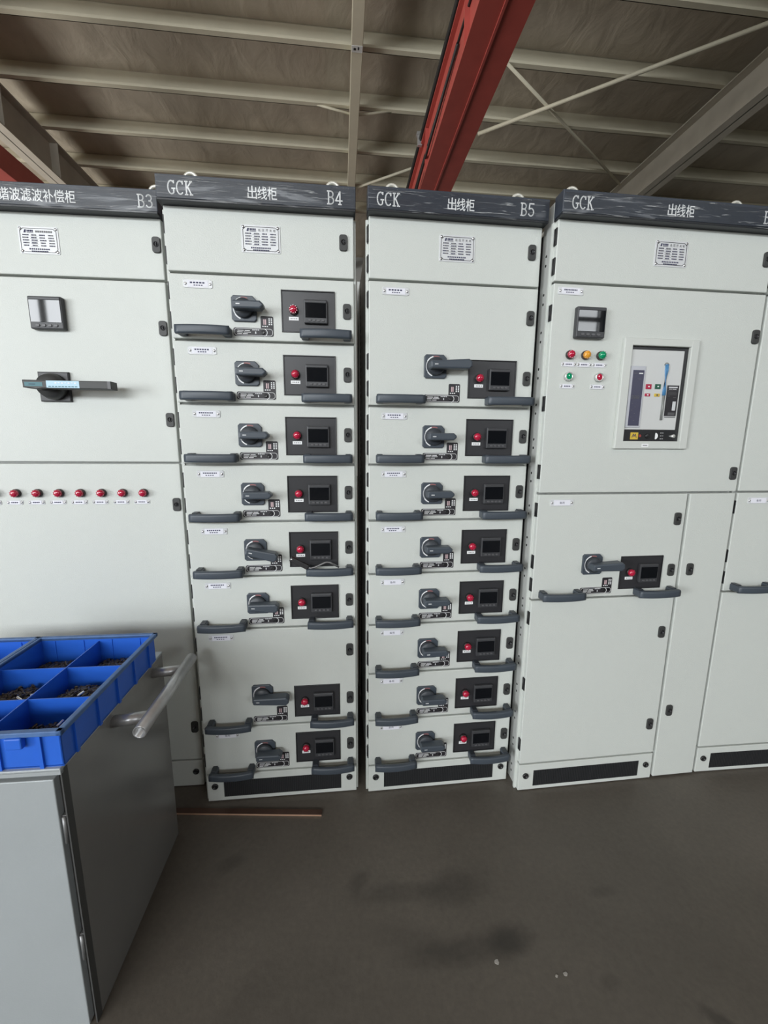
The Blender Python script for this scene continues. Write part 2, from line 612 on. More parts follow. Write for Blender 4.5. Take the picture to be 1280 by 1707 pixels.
edges = [LEFT_X] + [e for wx, ww, wp in WIN for e in (wx - ww / 2, wx + ww / 2)] + [RIGHT_X]
for i in range(0, len(edges), 2):
    b.box(edges[i], edges[i + 1], FRONT_Y - 0.2, FRONT_Y, WZ0, WZ1, M_WALL)
struct('wall_front', b)
for i, (wx, ww, wp) in enumerate(WIN):
    b = MB()
    x0, x1 = wx - ww / 2, wx + ww / 2
    for xx in (x0, x1 - 0.07) + ((wx - 0.1, wx) if wx < 0 else ()):
        b.box(xx, xx + 0.1, FRONT_Y - 0.14, FRONT_Y - 0.06, WZ0, WZ1, M_WFRAME)
    for zz, zt in ((WZ0, 0.07), (WZ1 - 0.07, 0.07)) + (((WZ0 + 1.5, 0.16),) if wx > 0 else ()):
        b.box(x0, x1, FRONT_Y - 0.13, FRONT_Y - 0.07, zz, zz + zt, M_WFRAME)
    struct('window_%d' % (i + 1), b)

# ------------------------------------------------------------------ roof steel


def ztube(b, x0, x1, y, m):
    """Z purlin along x: web with a bottom and a top lip"""
    b.box(x0, x1, y, y + 0.012, 8.0, ROOF_Z, m)
    b.box(x0, x1, y - 0.09, y + 0.012, 8.0, 8.015, m)
    b.box(x0, x1, y - 0.09, y - 0.08, 8.015, 8.04, m)
    b.box(x0, x1, y, y + 0.10, ROOF_Z - 0.015, ROOF_Z, m)


PY = [4.46, 5.72, 6.98, 8.25, 9.52, 10.80, 12.03, 13.3]
PW = ['nearest to the camera, overhead', 'second one overhead', 'third one overhead', 'top one in the picture', 'second from the top of the picture',
      'third from the top of the picture', 'lowest one seen above the cabinets', 'farthest one, past the cabinets']
for y, w in zip(PY, PW):
    b = MB(); ztube(b, LEFT_X, RIGHT_X, y, M_PURLIN)
    tag(obj('roof_purlin', b, rot=(0, 0, HALL)), 'beige steel roof purlin under brown insulation, ' + w, 'beam', 'roof purlins')


def ibeam(b, xc, y0, y1, zb, zt, wf, m, tw=0.02, tf=0.025):
    b.box(xc - tw / 2, xc + tw / 2, y0, y1, zb, zt, m)
    b.box(xc - wf / 2, xc + wf / 2, y0, y1, zb, zb + tf, m)
    b.box(xc - wf / 2, xc + wf / 2, y0, y1, zt - tf, zt, m)


b = MB(); ibeam(b, -6.45, FRONT_Y, BACK_Y, 7.25, 8.0, 0.36, M_RAFTER)
for y in (9.6, 11.2, 12.8):
    b.box(-6.63, -6.27, y, y + 0.015, 7.27, 7.98, M_RAFTER)
tag(obj('roof_rafter', b, rot=(0, 0, HALL)), 'grey steel roof rafter at the upper left corner, above the B3 cabinet', 'beam', 'roof rafters')
b = MB(); ibeam(b, 7.38, FRONT_Y, BACK_Y, 7.35, 8.0, 0.36, M_RAFTER)
tag(obj('roof_rafter', b, rot=(0, 0, HALL)), 'grey steel roof rafter at the upper right corner, right of the crossed rods', 'beam', 'roof rafters')
b = MB(); b.box(0.245, 0.435, FRONT_Y, BACK_Y, 7.82, 7.99, M_PURLIN, 0.008)
tie = obj('roof_tie', b, rot=(0, 0, HALL)); tag(tie, 'beige square roof tie running under the purlins left of the red crane girder', 'beam')
b = MB()
b.box(0.25, 0.43, 7.93, 8.05, 7.815, 7.82, M_WFRAME); b.box(0.28, 0.32, 7.97, 8.01, 7.812, 7.816, M_CABLE); b.box(0.35, 0.37, 7.95, 8.0, 7.812, 7.816, M_CABLE)
obj('clip_plate', b, tie, label='pale clip plate')
for pts, w in (([(0.28, 9.5, 7.9), (-0.4, 9.5, 8.02)], 'left'), ([(0.40, 9.5, 7.9), (1.1, 9.5, 8.02)], 'right')):
    b = MB(); b.tube(pts, 0.022, M_PURLIN, 8); obj('brace', b, tie)
b = MB(); b.tube([(3.0, 9.77, 7.93), (7.0, 6.78, 7.93)], 0.035, M_PURLIN, 8)
tag(obj('brace_rod', b, rot=(0, 0, HALL)), 'beige cross brace rod rising to the right corner under the roof', 'rod', 'crossed roof rods')
b = MB(); b.tube([(2.9, 8.12, 7.995), (7.25, 11.16, 7.995)], 0.028, M_PURLIN, 8)
tag(obj('brace_rod', b, rot=(0, 0, HALL)), 'thin beige cross brace rod falling to the right behind the cabinets', 'rod', 'crossed roof rods')
b = MB(); b.tube([(-0.9, 12.9, 7.9), (1.9, 10.9, 7.9)], 0.03, M_PURLIN, 8)
tag(obj('brace_rod', b, rot=(0, 0, HALL)), 'short beige brace rod seen left of the red crane girder', 'rod', 'crossed roof rods')

# red crane girder: box girder with a wider bottom plate and a wire run along its left web
b = MB()
b.box(1.50, 2.085, FRONT_Y + 0.5, BACK_Y - 0.5, 6.0, 6.025, M_CRANE)
b.box(1.56, 1.58, FRONT_Y + 0.5, BACK_Y - 0.5, 6.025, 6.72, M_CRANE)
b.box(2.01, 2.03, FRONT_Y + 0.5, BACK_Y - 0.5, 6.025, 6.72, M_CRANE)
b.box(1.50, 2.085, FRONT_Y + 0.5, BACK_Y - 0.5, 6.72, 6.745, M_CRANE)
b.box(1.765, 1.80, FRONT_Y + 0.5, BACK_Y - 0.5, 5.985, 6.0, M_CRANE, 0.004)
for k in range(12):
    y = FRONT_Y + 1.5 + k * 2.3
    b.box(1.50, 1.56, y, y + 0.015, 6.03, 6.71, M_CRANE)
gird = obj('crane_girder', b, rot=(0, 0, HALL)); tag(gird, 'red painted steel crane girder running overhead into the hall', 'girder')
b = MB()
b.tube([(1.50, FRONT_Y + 1, 6.80), (1.50, 4, 6.78), (1.49, 9, 6.80), (1.50, BACK_Y - 1, 6.78)], 0.035, M_CABLE, 8)
b.tube([(1.545, FRONT_Y + 1, 6.5), (1.545, 5, 6.46), (1.545, 10.2, 6.44), (1.545, BACK_Y - 1, 6.5)], 0.016, M_CABLE, 8)
b.tube([(1.53, 6.0, 6.40), (1.50, 8.4, 6.22), (1.52, 10.0, 6.12), (1.53, 10.6, 6.3)], 0.022, M_CABLE, 8)
obj('power_cable', b, gird)
for y in (8.3, 11.3):
    b = MB(); b.box(1.44, 1.52, y, y + 0.06, 6.70, 6.92, M_PIPE, 0.004); b.box(1.42, 1.46, y - 0.02, y + 0.08, 6.86, 6.90, M_PIPE)
    obj('cable_bracket', b, gird)
b = MB(); b.box(-6.55, -5.75, 1.0, BACK_Y - 0.3, 6.0, 6.4, M_CRANE, 0.01)
tag(obj('crane_runway', b, rot=(0, 0, HALL)), 'dark red crane runway beam at the far left edge under the rafter', 'girder')

# ------------------------------------------------------------------ cabinet fittings (built once, shared)
Z0, DZ = 0.125, 0.2045
ZK = lambda k: Z0 + DZ * k
CACHE = {}


def cached(fn):
    def w(*a):
        k = (fn.__name__,) + a
        if k not in CACHE:
            CACHE[k] = fn(*a).mesh(fn.__name__)
        return CACHE[k]
    return w


@cached
def door_slab(w, h):
    b = MB()
    b.box(0.003, w - 0.003, 0, 0.022, 0.0035, h - 0.0035, M_PANEL, 0.003)
    return b


@cached
def hinge():
    b = MB()
    b.box(-0.0008, 0.0034, 0.002, 0.0175, -0.026, 0.026, M_BLACKLATCH, 0.0006)
    b.tube([(-0.0002, 0.012, -0.024), (-0.0002, 0.012, 0.024)], 0.0028, M_BLACKLATCH, 8)
    return b


@cached
def door_lock():
    b = MB()
    b.prism(rr_pts(-0.0135, 0.0135, -0.0245, 0.0245, 0.0085), 0, -0.006, M_LOCK, 0.0015)
    b.lathe(0, 0.001, [(0.0085, -0.006), (0.0085, -0.0075), (0.0065, -0.0080), (0.0065, -0.0065), (0, -0.0065)], M_LOCK2, 18)
    b.box(-0.0012, 0.0012, -0.0085, -0.0064, -0.004, 0.006, M_METER)
    b.lathe(0, 0.001, [(0.0022, -0.0065), (0.0022, -0.0088), (0, -0.0088)], M_METER, 10)
    return b


@cached
def plinth_lock():
    b = MB()
    b.lathe(0, 0, [(0.0125, 0), (0.0125, -0.004), (0.011, -0.006), (0.007, -0.006), (0.007, -0.004), (0, -0.004)], M_LOCK2, 18)
    b.box(-0.0015, 0.0015, -0.0062, -0.004, -0.006, 0.006, M_LOCK)
    return b


@cached
def pull_handle():
    b = MB()
    L = 0.083
    n = 14
    path = []
    for i in range(n + 1):
        s = -1 + 2 * i / n
        path.append((s * L, -0.038 - 0.009 * (1 - s * s)))
    prof = [(x, z) for x, z in rr_pts(-0.009, 0.009, -0.0145, 0.0145, 0.007, 4)]
    b.sweep(path, prof, M_SLATE)
    for s in (-1, 1):
        b.box(s * L - s * 0.0, s * (L - 0.026), -0.040, 0, -0.0135, 0.0135, M_SLATE, 0.004)
        b.box(s * (L - 0.004), s * (L - 0.022), -0.030, 0.0, 0.0135, 0.0165, M_SLATE2, 0.001)
    return b


@cached
def rotary_switch(length, angle):
    b = MB()
    h = 0.040
    c = 0.007
    b.prism([(-h + c, h), (h - 0.012, h), (h, h - 0.012), (h, -h + c), (h - c, -h), (-h + c, -h), (-h, -h + c), (-h, h - c)], 0, -0.008, M_SLATE, 0.0025)
    b.ring(0, 0, 0.0315, 0.0355, 105, 150, -0.0084, M_WHITE)
    b.ring(0, 0, 0.0315, 0.0345, 150, 215, -0.0084, M_TAG)
    b.ring(0, 0, 0.0315, 0.0355, 215, 250, -0.0084, M_WHITE)
    b.ring(0, 0, 0.0315, 0.0355, 68, 104, -0.0084, mat('switch_off_red', (0.30, 0.12, 0.12), 0.5))
    b.lathe(0, 0, [(0.030, -0.008), (0.030, -0.020), (0.027, -0.024), (0, -0.024)], M_SLATE2, 28)
    rot = Matrix.Rotation(R(angle), 4, 'Y')
    tipx = length
    w0, w1 = 0.0125, 0.0125 if length < 0.08 else 0.0165
    pts = [(-0.027, -w0 + 0.004), (-0.023, -w0), (tipx - 0.010, -w1), (tipx, -w1 + 0.009), (tipx, w1 - 0.009), (tipx - 0.010, w1), (-0.023, w0), (-0.027, w0 - 0.004)]
    b.prism(pts, -0.022, -0.056, M_SLATE, 0.005, mtx=rot)
    t = MB(); t.quad(-0.014, -0.002, -0.0015, 0.0015, -0.0566, M_TAG)
    me = t.mesh('tmp'); tb = bmesh.new(); tb.from_mesh(me)
    b._merge(tb, M_TAG, False, rot)
    return b


@cached
def instruction_sticker():
    """L shaped black sticker; origin at its lower left corner"""
    b = MB()
    b.prism(rr_pts(0, 0.130, 0, 0.026, 0.006), 0, -0.0012, M_BLACK)
    b.prism(rr_pts(0.089, 0.130, 0.012, 0.064, 0.004), 0, -0.0012, M_BLACK)
    y = -0.0016
    out = rr_pts(0.003, 0.127, 0.0025, 0.0235, 0.0085, 5)
    b.stroke(out + out[:1], 0.0011, y, M_WHITE)
    for z, segs in ((0.0175, ((0.013, 0.033), (0.036, 0.053))), (0.0125, ((0.012, 0.030), (0.033, 0.056))), (0.0075, ((0.012, 0.027), (0.030, 0.046)))):
        for x0, x1 in segs:
            b.quad(x0, x1, z - 0.0011, z + 0.0011, y, M_WHITE)
    for x in (0.061, 0.067, 0.073, 0.079):
        b.quad(x, x + 0.0045, 0.0185, 0.0212, y, M_TAG)
    b.quad(0.070, 0.0735, 0.008, 0.015, y, M_TAG)
    b.ring(0.098, 0.0125, 0.0105, 0.0122, -80, 80, y, M_WHITE)
    b.lathe(0.096, 0.0125, [(0.0065, -0.001), (0.0065, -0.004), (0.004, -0.004), (0, -0.002)], M_LOCK2, 14)
    for i in range(4):
        for x in (0.115, 0.1225):
            b.quad(x, x + 0.0042, 0.0365 + 0.0058 * i, 0.0405 + 0.0058 * i, y, M_WHITE)
    b.quad(0.098, 0.1015, 0.037, 0.054, y, mat('sticker_pink', (0.62, 0.45, 0.46), 0.5))
    b.quad(0.1035, 0.107, 0.037, 0.054, y, mat('sticker_pink', (0.62, 0.45, 0.46), 0.5))
    for x in (0.094, 0.101, 0.108):
        b.quad(x, x + 0.0045, 0.0305, 0.0335, y, M_WHITE)
    return b


@cached
def instrument_panel():
    """black recessed panel with a raised rim; origin at its centre"""
    b = MB()
    w, h, r = 0.0885, 0.066, 0.0035
    b.box(-w, w, -0.001, 0.001, -h, h, M_PLATE)
    b.box(-w, w, -0.0045, 0, h - r, h, M_RIM, 0.001)
    b.box(-w, w, -0.0045, 0, -h, -h + r, M_RIM, 0.001)
    b.box(-w, -w + r, -0.0045, 0, -h, h, M_RIM, 0.001)
    b.box(w - r, w, -0.0045, 0, -h, h, M_RIM, 0.001)
    return b


@cached
def power_meter(w, h):
    b = MB()
    b.box(-w / 2, w / 2, -0.014, 0, -h / 2, h / 2, M_METER, 0.003)
    b.box(-w / 2 + 0.003, w / 2 - 0.003, -0.0165, -0.012, h / 2 - 0.012, h / 2 - 0.003, M_METER, 0.002)
    b.box(-w * 0.44, w * 0.44, -0.0150, -0.010, -h * 0.27, h * 0.37, M_SCREEN)
    for i in range(4):
        b.prism(rr_pts(-w * 0.33 + i * w * 0.19, -w * 0.33 + i * w * 0.19 + w * 0.13, -h * 0.42, -h * 0.34, h * 0.035), -0.013, -0.0165, M_BUTTON, 0.001)
    return b


@cached
def power_meter_wide(w, h):
    b = MB()
    b.box(-w / 2, w / 2, -0.020, 0, -h / 2, h / 2, M_METER, 0.004)
    b.box(-w / 2 + 0.003, w / 2 - 0.003, -0.0225, -0.018, h / 2 - 0.013, h / 2 - 0.003, M_METER, 0.002)
    b.box(-w * 0.45, w * 0.45, -0.0215, -0.012, -h * 0.29, h * 0.38, M_SCREEN)
    for i in range(4):
        b.prism(rr_pts(-w * 0.33 + i * w * 0.18, -w * 0.33 + i * w * 0.18 + w * 0.12, -h * 0.43, -h * 0.35, h * 0.035), -0.019, -0.0225, M_BUTTON, 0.001)
    return b


def lens_prof(r, y0):
    return [(r, y0), (r, y0 - 0.004), (r * 0.93, y0 - 0.0075), (r * 0.75, y0 - 0.011), (r * 0.45, y0 - 0.0130), (0, y0 - 0.0138)]


@cached
def indicator_lamp(m):
    b = MB()
    b.lathe(0, 0, [(0.0150, 0), (0.0150, -0.008), (0.0138, -0.0095), (0.0132, -0.0095)], M_BEZEL, 20)
    b.lathe(0, 0, lens_prof(0.0132, -0.009), MATS[m], 20)
    for k in range(10):
        a = 2 * math.pi * k / 10
        b.box(-0.0007, 0.0007, -0.0185, -0.0095, 0.0085, 0.0133, MATS[m], mtx=Matrix.Rotation(a, 4, 'Y'))
    return b


@cached
def push_button(m):
    b = MB()
    b.lathe(0, 0, [(0.0150, 0), (0.0150, -0.010), (0.0140, -0.012), (0.0112, -0.012), (0.0112, -0.008)], M_CHROME, 20)
    b.lathe(0, 0, [(0.0108, -0.008), (0.0108, -0.0105), (0.0095, -0.0112), (0, -0.0108)], MATS[m], 20)
    return b


@cached
def lamp_label():
    b = MB()
    b.box(-0.016, 0.016, -0.0012, 0, -0.0055, 0.0055, M_WHITE)
    for x in (-0.010, -0.004, 0.002, 0.008):
        b.quad(x, x + 0.003, -0.0016, 0.0014, -0.0016, M_BUTTON)
    return b


def tag_outline(w, h, n):
    return [(-w + n, h), (w - n, h), (w - n, h - n * 0.4), (w, h - n * 0.4), (w, -h + n * 0.4), (w - n, -h + n * 0.4), (w - n, -h), (-w + n, -h), (-w + n, -h + n * 0.4), (-w, -h + n * 0.4), (-w, h - n * 0.4), (-w + n, h - n * 0.4)]


@cached
def name_tag(kind):
    b = MB()
    w, h = 0.0455, 0.0125
    b.prism(tag_outline(w, h, 0.004), 0, -0.0018, M_TAG, 0.0005)
    b.box(-0.032, 0.032, -0.0024, -0.0015, -0.0095, 0.0095, M_PAPER)
    for s in (-1, 1):
        b.lathe(s * 0.0385, 0, [(0.0042, -0.0018), (0.0040, -0.0032), (0.0015, -0.0040), (0, -0.0040)], M_STEEL, 12)
    if kind == 'spare':
        b.text('备用', 0.0, 0, 0.0085, -0.0027, M_INK, 0.019)
    else:
        k = 5 + kind
        for i in range(k):
            b.quad(-0.024 + i * 0.048 / k, -0.024 + (i + 0.7) * 0.048 / k, 0.0012, 0.0055, -0.0027, M_INK)
        for i in range(4):
            b.quad(-0.013 + i * 0.0075 - kind * 0.001, -0.013 + i * 0.0075 + 0.0050 - kind * 0.001, -0.0058, -0.0028, -0.0027, M_INK)
    return b


@cached
def small_tag():
    b = MB()
    b.prism(tag_outline(0.0275, 0.0085, 0.004), 0, -0.0015, M_TAG, 0.0005)
    b.box(-0.017, 0.017, -0.0021, -0.0012, -0.0065, 0.0065, M_PAPER)
    for s in (-1, 1):
        b.lathe(s * 0.0222, 0, [(0.0038, -0.0015), (0.0036, -0.0028), (0, -0.0032)], M_STEEL, 10)
    for x in (-0.012, -0.006, 0.0, 0.006):
        b.quad(x, x + 0.0045, -0.0018, 0.0018, -0.0025, M_INK)
    return b


@cached
def rating_plate(kind):
    b = MB()
    w, h = 0.0615, 0.041
    b.prism(rr_pts(-w, w, -h, h, 0.004), 0, -0.0015, M_ALU, 0.0006)
    ins = [(-w + 0.016, h - 0.006), (w - 0.016, h - 0.006), (w - 0.006, h - 0.014), (w - 0.006, -h + 0.014), (w - 0.016, -h + 0.006), (-w + 0.016, -h + 0.006), (-w + 0.006, -h + 0.014), (-w + 0.006, h - 0.014)]
    b.stroke(ins + ins[:1], 0.0012, -0.0024, M_METER, 0.001)
    for sx in (-1, 1):
        for sz in (-1, 1):
            b.lathe(sx * (w - 0.007), sz * (h - 0.007), [(0.0045, -0.0015), (0.0042, -0.003), (0, -0.0038)], M_STEEL, 12)
    y = -0.0021
    b.prism([(-0.044, 0.022), (-0.038, 0.022), (-0.036, 0.031), (-0.041, 0.031)], y + 0.0003, y, M_INK)
    for i in range(4):
        b.quad(-0.034 + i * 0.005, -0.034 + i * 0.005 + 0.0038, 0.0245, 0.0305, y, M_INK)
    b.quad(-0.034, -0.0145, 0.0215, 0.0228, y, M_INK)
    if kind:
        for i, ch in enumerate('低压开关柜'):
            b.text(ch, -0.004 + i * 0.0118, 0.0262, 0.0075, y, M_BUTTON)
    else:
        for i in range(8):
            b.quad(-0.008 + i * 0.0066, -0.008 + i * 0.0066 + 0.005, 0.0235, 0.0290, y, M_BUTTON)
    rnd = random.Random(11 + kind)
    for r in range(5):
        z = 0.0155 - r * 0.0078
        for x0, x1 in ((-0.050, -0.030), (-0.023, -0.004), (0.002, 0.022), (0.028, 0.048)):
            x = x0 + rnd.uniform(0, 0.003)
            while x < x1 - 0.002:
                ww = rnd.uniform(0.0022, 0.0036)
                b.quad(x, x + ww, z - 0.0018, z + 0.0018, y, M_INK if rnd.random() < 0.6 else M_BUTTON)
                x += ww + 0.0010
        b.quad(-0.026, -0.001, z - 0.0034, z - 0.0030, y, M_BUTTON)
    for i in range(10):
        b.quad(-0.032 + i * 0.0064, -0.032 + i * 0.0064 + 0.0042, -0.0283, -0.0240, y, M_INK)
    for i in range(9):
        b.quad(-0.026 + i * 0.0058, -0.026 + i * 0.0058 + 0.0048, -0.0345, -0.0310, y, M_INK)
    return b


def lamp(parent, m, x, z, name='indicator_lamp'):
    return obj(name, (indicator_lamp if name == 'indicator_lamp' else push_button)(m), parent, (x, 0, z))


def locks(parent, pts):
    for x, z in pts:
        obj('door_lock', door_lock(), parent, (x, 0, z))


def hinges(parent, zs):
    for z in zs:
        obj('door_hinge', hinge(), parent, (0, 0, z))


def drawer(cab, name, z, units, tagkind, length=0.072, angle=0.0, w=0.6, full=True):
    """a withdrawable unit, its front plate on the cabinet's face"""
    h = units * DZ
    d = obj(name, door_slab(w, round(h, 4)), cab, (0, 0, z))
    up = 0.0365 if units > 1 else 0.0
    obj('pull_handle', pull_handle(), d, (0.111, 0, 0.0225))
    if full:
        obj('pull_handle', pull_handle(), d, (0.503, 0, 0.0215))
    obj('name_tag', name_tag(tagkind), d, (0.094, 0, h - 0.0335))
    hinges(d, [0.06, 0.15] if units == 1 else [0.06, 0.15, h - 0.06])
    if not full:
        return d
    obj('rotary_switch', rotary_switch(length, angle), d, (0.236, 0, 0.1005 + up))
    obj('instruction_sticker', instruction_sticker(), d, (0.198, 0, 0.0165))
    zp = 0.0985 if units == 1 else 0.098
    obj('instrument_panel', instrument_panel(), d, (0.4445, 0, zp))
    obj('power_meter', power_meter(0.0775, 0.0745), d, (0.4695, -0.001, zp - 0.001))
    lo = lamp(d, 'red_lens', 0.3965, zp + 0.003); lo.location.y = -0.001
    ll = obj('lamp_label', lamp_label(), d, (0.3960, -0.001, zp - 0.0225))
    locks(d, [(0.573, 0.1035)] + ([(0.573, h - 0.101)] if units > 1 else []))
    return d


# hand-cut roman capitals for the headers: strokes on a 0..0.62 by 0..1 grid
def arc(cx, cz, rx, rz, a0, a1, n=12):
    return [(cx + rx * math.cos(R(a0 + (a1 - a0) * i / n)), cz + rz * math.sin(R(a0 + (a1 - a0) * i / n))) for i in range(n + 1)]


GLYPH = {
    'G': [arc(0.33, 0.5, 0.28, 0.5, 50, 310), [(0.53, 0.83), (0.53, 1.0)], [(0.51, 0.12), (0.51, 0.42)], [(0.36, 0.42), (0.62, 0.42)]],
    'C': [arc(0.34, 0.5, 0.28, 0.5, 50, 312), [(0.54, 0.78), (0.54, 1.0)]],
    'K': [[(0.14, 0), (0.14, 1)], [(0.54, 1), (0.14, 0.42)], [(0.27, 0.58), (0.54, 0)], [(0.03, 0), (0.25, 0)], [(0.03, 1), (0.25, 1)], [(0.43, 1), (0.62, 1)], [(0.43, 0), (0.64, 0)]],
    'B': [[(0.13, 0), (0.13, 1)], [(0.03, 1), (0.30, 1)] + arc(0.30, 0.765, 0.22, 0.235, 90, -90) + [(0.13, 0.53)], [(0.30, 0.53)] + arc(0.30, 0.265, 0.26, 0.265, 90, -90) + [(0.03, 0)]],
    '3': [arc(0.28, 0.755, 0.22, 0.245, 155, -90, 14), arc(0.28, 0.265, 0.25, 0.265, 90, -155, 14)],
    '4': [[(0.40, 0), (0.40, 1), (0.03, 0.28), (0.60, 0.28)], [(0.28, 0), (0.52, 0)]],
    '5': [[(0.54, 1), (0.14, 1), (0.10, 0.55)] + arc(0.29, 0.31, 0.25, 0.31, 125, -150, 14)],
    '6': [[(0.52, 0.92)] + arc(0.36, 0.5, 0.28, 0.5, 75, 180, 8) + arc(0.32, 0.30, 0.24, 0.30, 180, -180, 18)],
}


def roman(b, s, x, z, h, y, m, pitch=0.66, w=0.105, sx=1.0):
    for ch in s:
        for st in GLYPH[ch]:
            b.stroke([(x + p[0] * h * sx, z + p[1] * h) for p in st], h * w, y, m)
        x += pitch * h * sx


def film_mesh(w, seed):
    rnd = random.Random(seed)
    t = bmesh.new()
    nx, nz = int(w / 0.012), 9
    V = {}
    ph = [rnd.uniform(0, 6.28) for _ in range(6)]
    for i in range(nx + 1):
        for k in range(nz + 1):
            x = -0.002 + (w + 0.004) * i / nx
            z = k / nz
            d = 0.0016 + 0.0012 * math.sin(x * 23 + ph[0] + z * 5) + 0.0010 * math.sin(z * 14 + ph[1] + math.sin(x * 9 + ph[2]) * 2.5) + rnd.uniform(-0.0005, 0.0005)
            back = 0.014 if k == nz else (0.0035 if k == nz - 1 else 0.0)
            V[i, k] = t.verts.new((x, -0.0318 - max(0.0003, d) + back, 2.157 + 0.0735 * z))
    for i in range(nx):
        for k in range(nz):
            f = t.faces.new((V[i, k], V[i + 1, k], V[i + 1, k + 1], V[i, k + 1]))
            f.smooth = True
    b = MB()
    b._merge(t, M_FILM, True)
    return b


def cabinet(name, loc, yaw, w, label, left_text, mid_text, num, mid_x, mid_w, num_x, seed, plinth_w=None, depth=0.8, eyes=(0.085, None), left_x=0.032, edges=(1, 1)):
    c = empty(name, (loc[0], loc[1], 0), yaw, label, 'electrical cabinet', 'switchgear row')
    b = MB()
    y0 = 0.025
    for side in (0, 1):
        x0, x1 = (0.004, 0.044) if side == 0 else (w - 0.044, w - 0.004)
        b.box(x0, x1, y0, y0 + 0.012, 0.0, 2.222, M_FRAME, 0.001)                       # front flange
        xs = 0.004 if side == 0 else w - 0.007
        b.box(xs, xs + 0.003, y0 + 0.012, y0 + 0.075, 0.0, 2.222, M_FRAME)               # perforated web
        xs2 = 0.010 if side == 0 else w - 0.022
        b.box(xs2, xs2 + 0.012, y0 + 0.075, y0 + 0.12, 0.0, 2.155, M_BODY)
        b.box(xs2, xs2 + 0.012, y0 + 0.11, depth - 0.05, 0.02, 2.155, M_BODY)            # side sheet set back
        b.box(x0, x1, depth - 0.05, depth, 0.0, 2.222, M_FRAME, 0.001)
        e0, e1 = (-0.006, 0.004) if side == 0 else (w - 0.004, w + 0.004)
        if edges[side]:
            b.box(e0, e1, 0.018, y0 + 0.004, 0.0, 2.152, M_PANEL, 0.001)                 # painted frame edge beside the doors
        xm = 0.007 if side == 0 else w - 0.010
        b.box(xm, xm + 0.003, 0.16, 0.68, 0.0, 2.155, M_GALV)                           # perforated mid post
        sx = 0.0035 if side == 0 else w - 0.0065
        z = 0.04
        while z < 2.14:
            for yy, dz in ((y0 + 0.045, 0.0), (y0 + 0.045, 0.031)):
                b.tube([(sx, yy, z + dz), (sx + 0.004, yy, z + dz)], 0.0048, M_HOLE, 8)
            z += 0.125
        z = 0.05
        while z < 2.14:
            b.tube([(xm - 0.0005, 0.53, z), (xm + 0.0035, 0.53, z)], 0.016, M_HOLE, 8)
            z += 0.029
    b.box(0.02, w - 0.02, depth - 0.02, depth - 0.01, 0.02, 2.155, M_BODY)
    b.box(0.046, w - 0.046, 0.03, depth, 2.19, 2.205, M_FRAME)
    b.box(0.02, w - 0.02, 0.03, depth - 0.02, 0.03, 0.04, M_BODY)
    for k in (0, 1.0, 2, 3, 4, 5, 5.5, 6, 7, 8, 9):
        b.box(0.04, w - 0.04, y0, y0 + 0.01, ZK(k) - 0.01, ZK(k) + 0.01, M_FRAME)
    obj('body', b, c)
    hd = MB()
    hd.box(-0.003, w + 0.003, -0.030, 0.022, 2.1625, 2.228, M_BAND, 0.002)
    hd.box(-0.002, w + 0.002, -0.0305, 0.022, 2.1560, 2.1625, M_LIP, 0.001)
    y = -0.0306
    if left_text:
        roman(hd, left_text, left_x, 2.174, 0.036, y, M_WHITE, 0.70)
    n = len(mid_text)
    for i, ch in enumerate(mid_text):
        for ox, oz in ((-0.00035, 0.0), (0.00035, 0.0), (0.0, 0.0004)):        # a slightly heavier pen
            hd.text(ch, mid_x + (i + 0.5) * mid_w / n + ox, 2.192 + oz, 0.036, y - ox * 0.1, M_WHITE, mid_w / n * 0.92)
    if num:
        roman(hd, num, num_x, 2.174, 0.036, y, M_WHITE, 0.72)
    h = obj('header', hd, c)
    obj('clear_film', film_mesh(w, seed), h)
    for ex in eyes:
        if ex is None:
            continue
        e = MB()
        pts = [(ex + 0.021 * math.cos(R(a)), 0.052, 2.257 + 0.021 * math.sin(R(a))) for a in range(0, 361, 20)]
        e.tube(pts, 0.0058, M_EYE, 8)
        e.box(ex - 0.012, ex + 0.012, 0.040, 0.064, 2.204, 2.239, M_EYE, 0.003)
        obj('lifting_eye', e, c)
    return c


def top_door(c, w, plate_x, kind, lock_x):
    d = obj('door', door_slab(w, round(2.160 - ZK(9), 4)), c, (0, 0, ZK(9)))
    obj('rating_plate', rating_plate(kind), d, (plate_x, 0, 2.0735 - ZK(9)))
    locks(d, [(lock_x, 2.0755 - ZK(9))])
    hinges(d, [0.05, 0.14])
    return d


def vent_plinth(c, w, x=0.0, m1=0.066):
    b = MB()
    b.box(0.003, w - 0.003, 0, 0.022, 0.004, Z0 - 0.0035, M_PANEL, 0.002)
    p = obj('plinth_panel', b, c, (x, 0, 0))
    g = MB()
    x0, x1, z0, z1 = 0.067, w - m1, 0.021, 0.093
    g.box(x0, x1, -0.0008, 0.004, z0, z1, M_MESH)
    for i in range(int((x1 - x0) / 0.0075)):
        xx = x0 + 0.003 + i * 0.0075
        g.box(xx, xx + 0.0014, -0.0016, 0, z0, z1, M_PLATE)
    obj('vent_mesh', g, p)
    for xx, zz in ((0.033, 0.071), (w - 0.032, 0.071)):
        obj('plinth_lock', plinth_lock(), p, (xx, 0, zz))
    return p


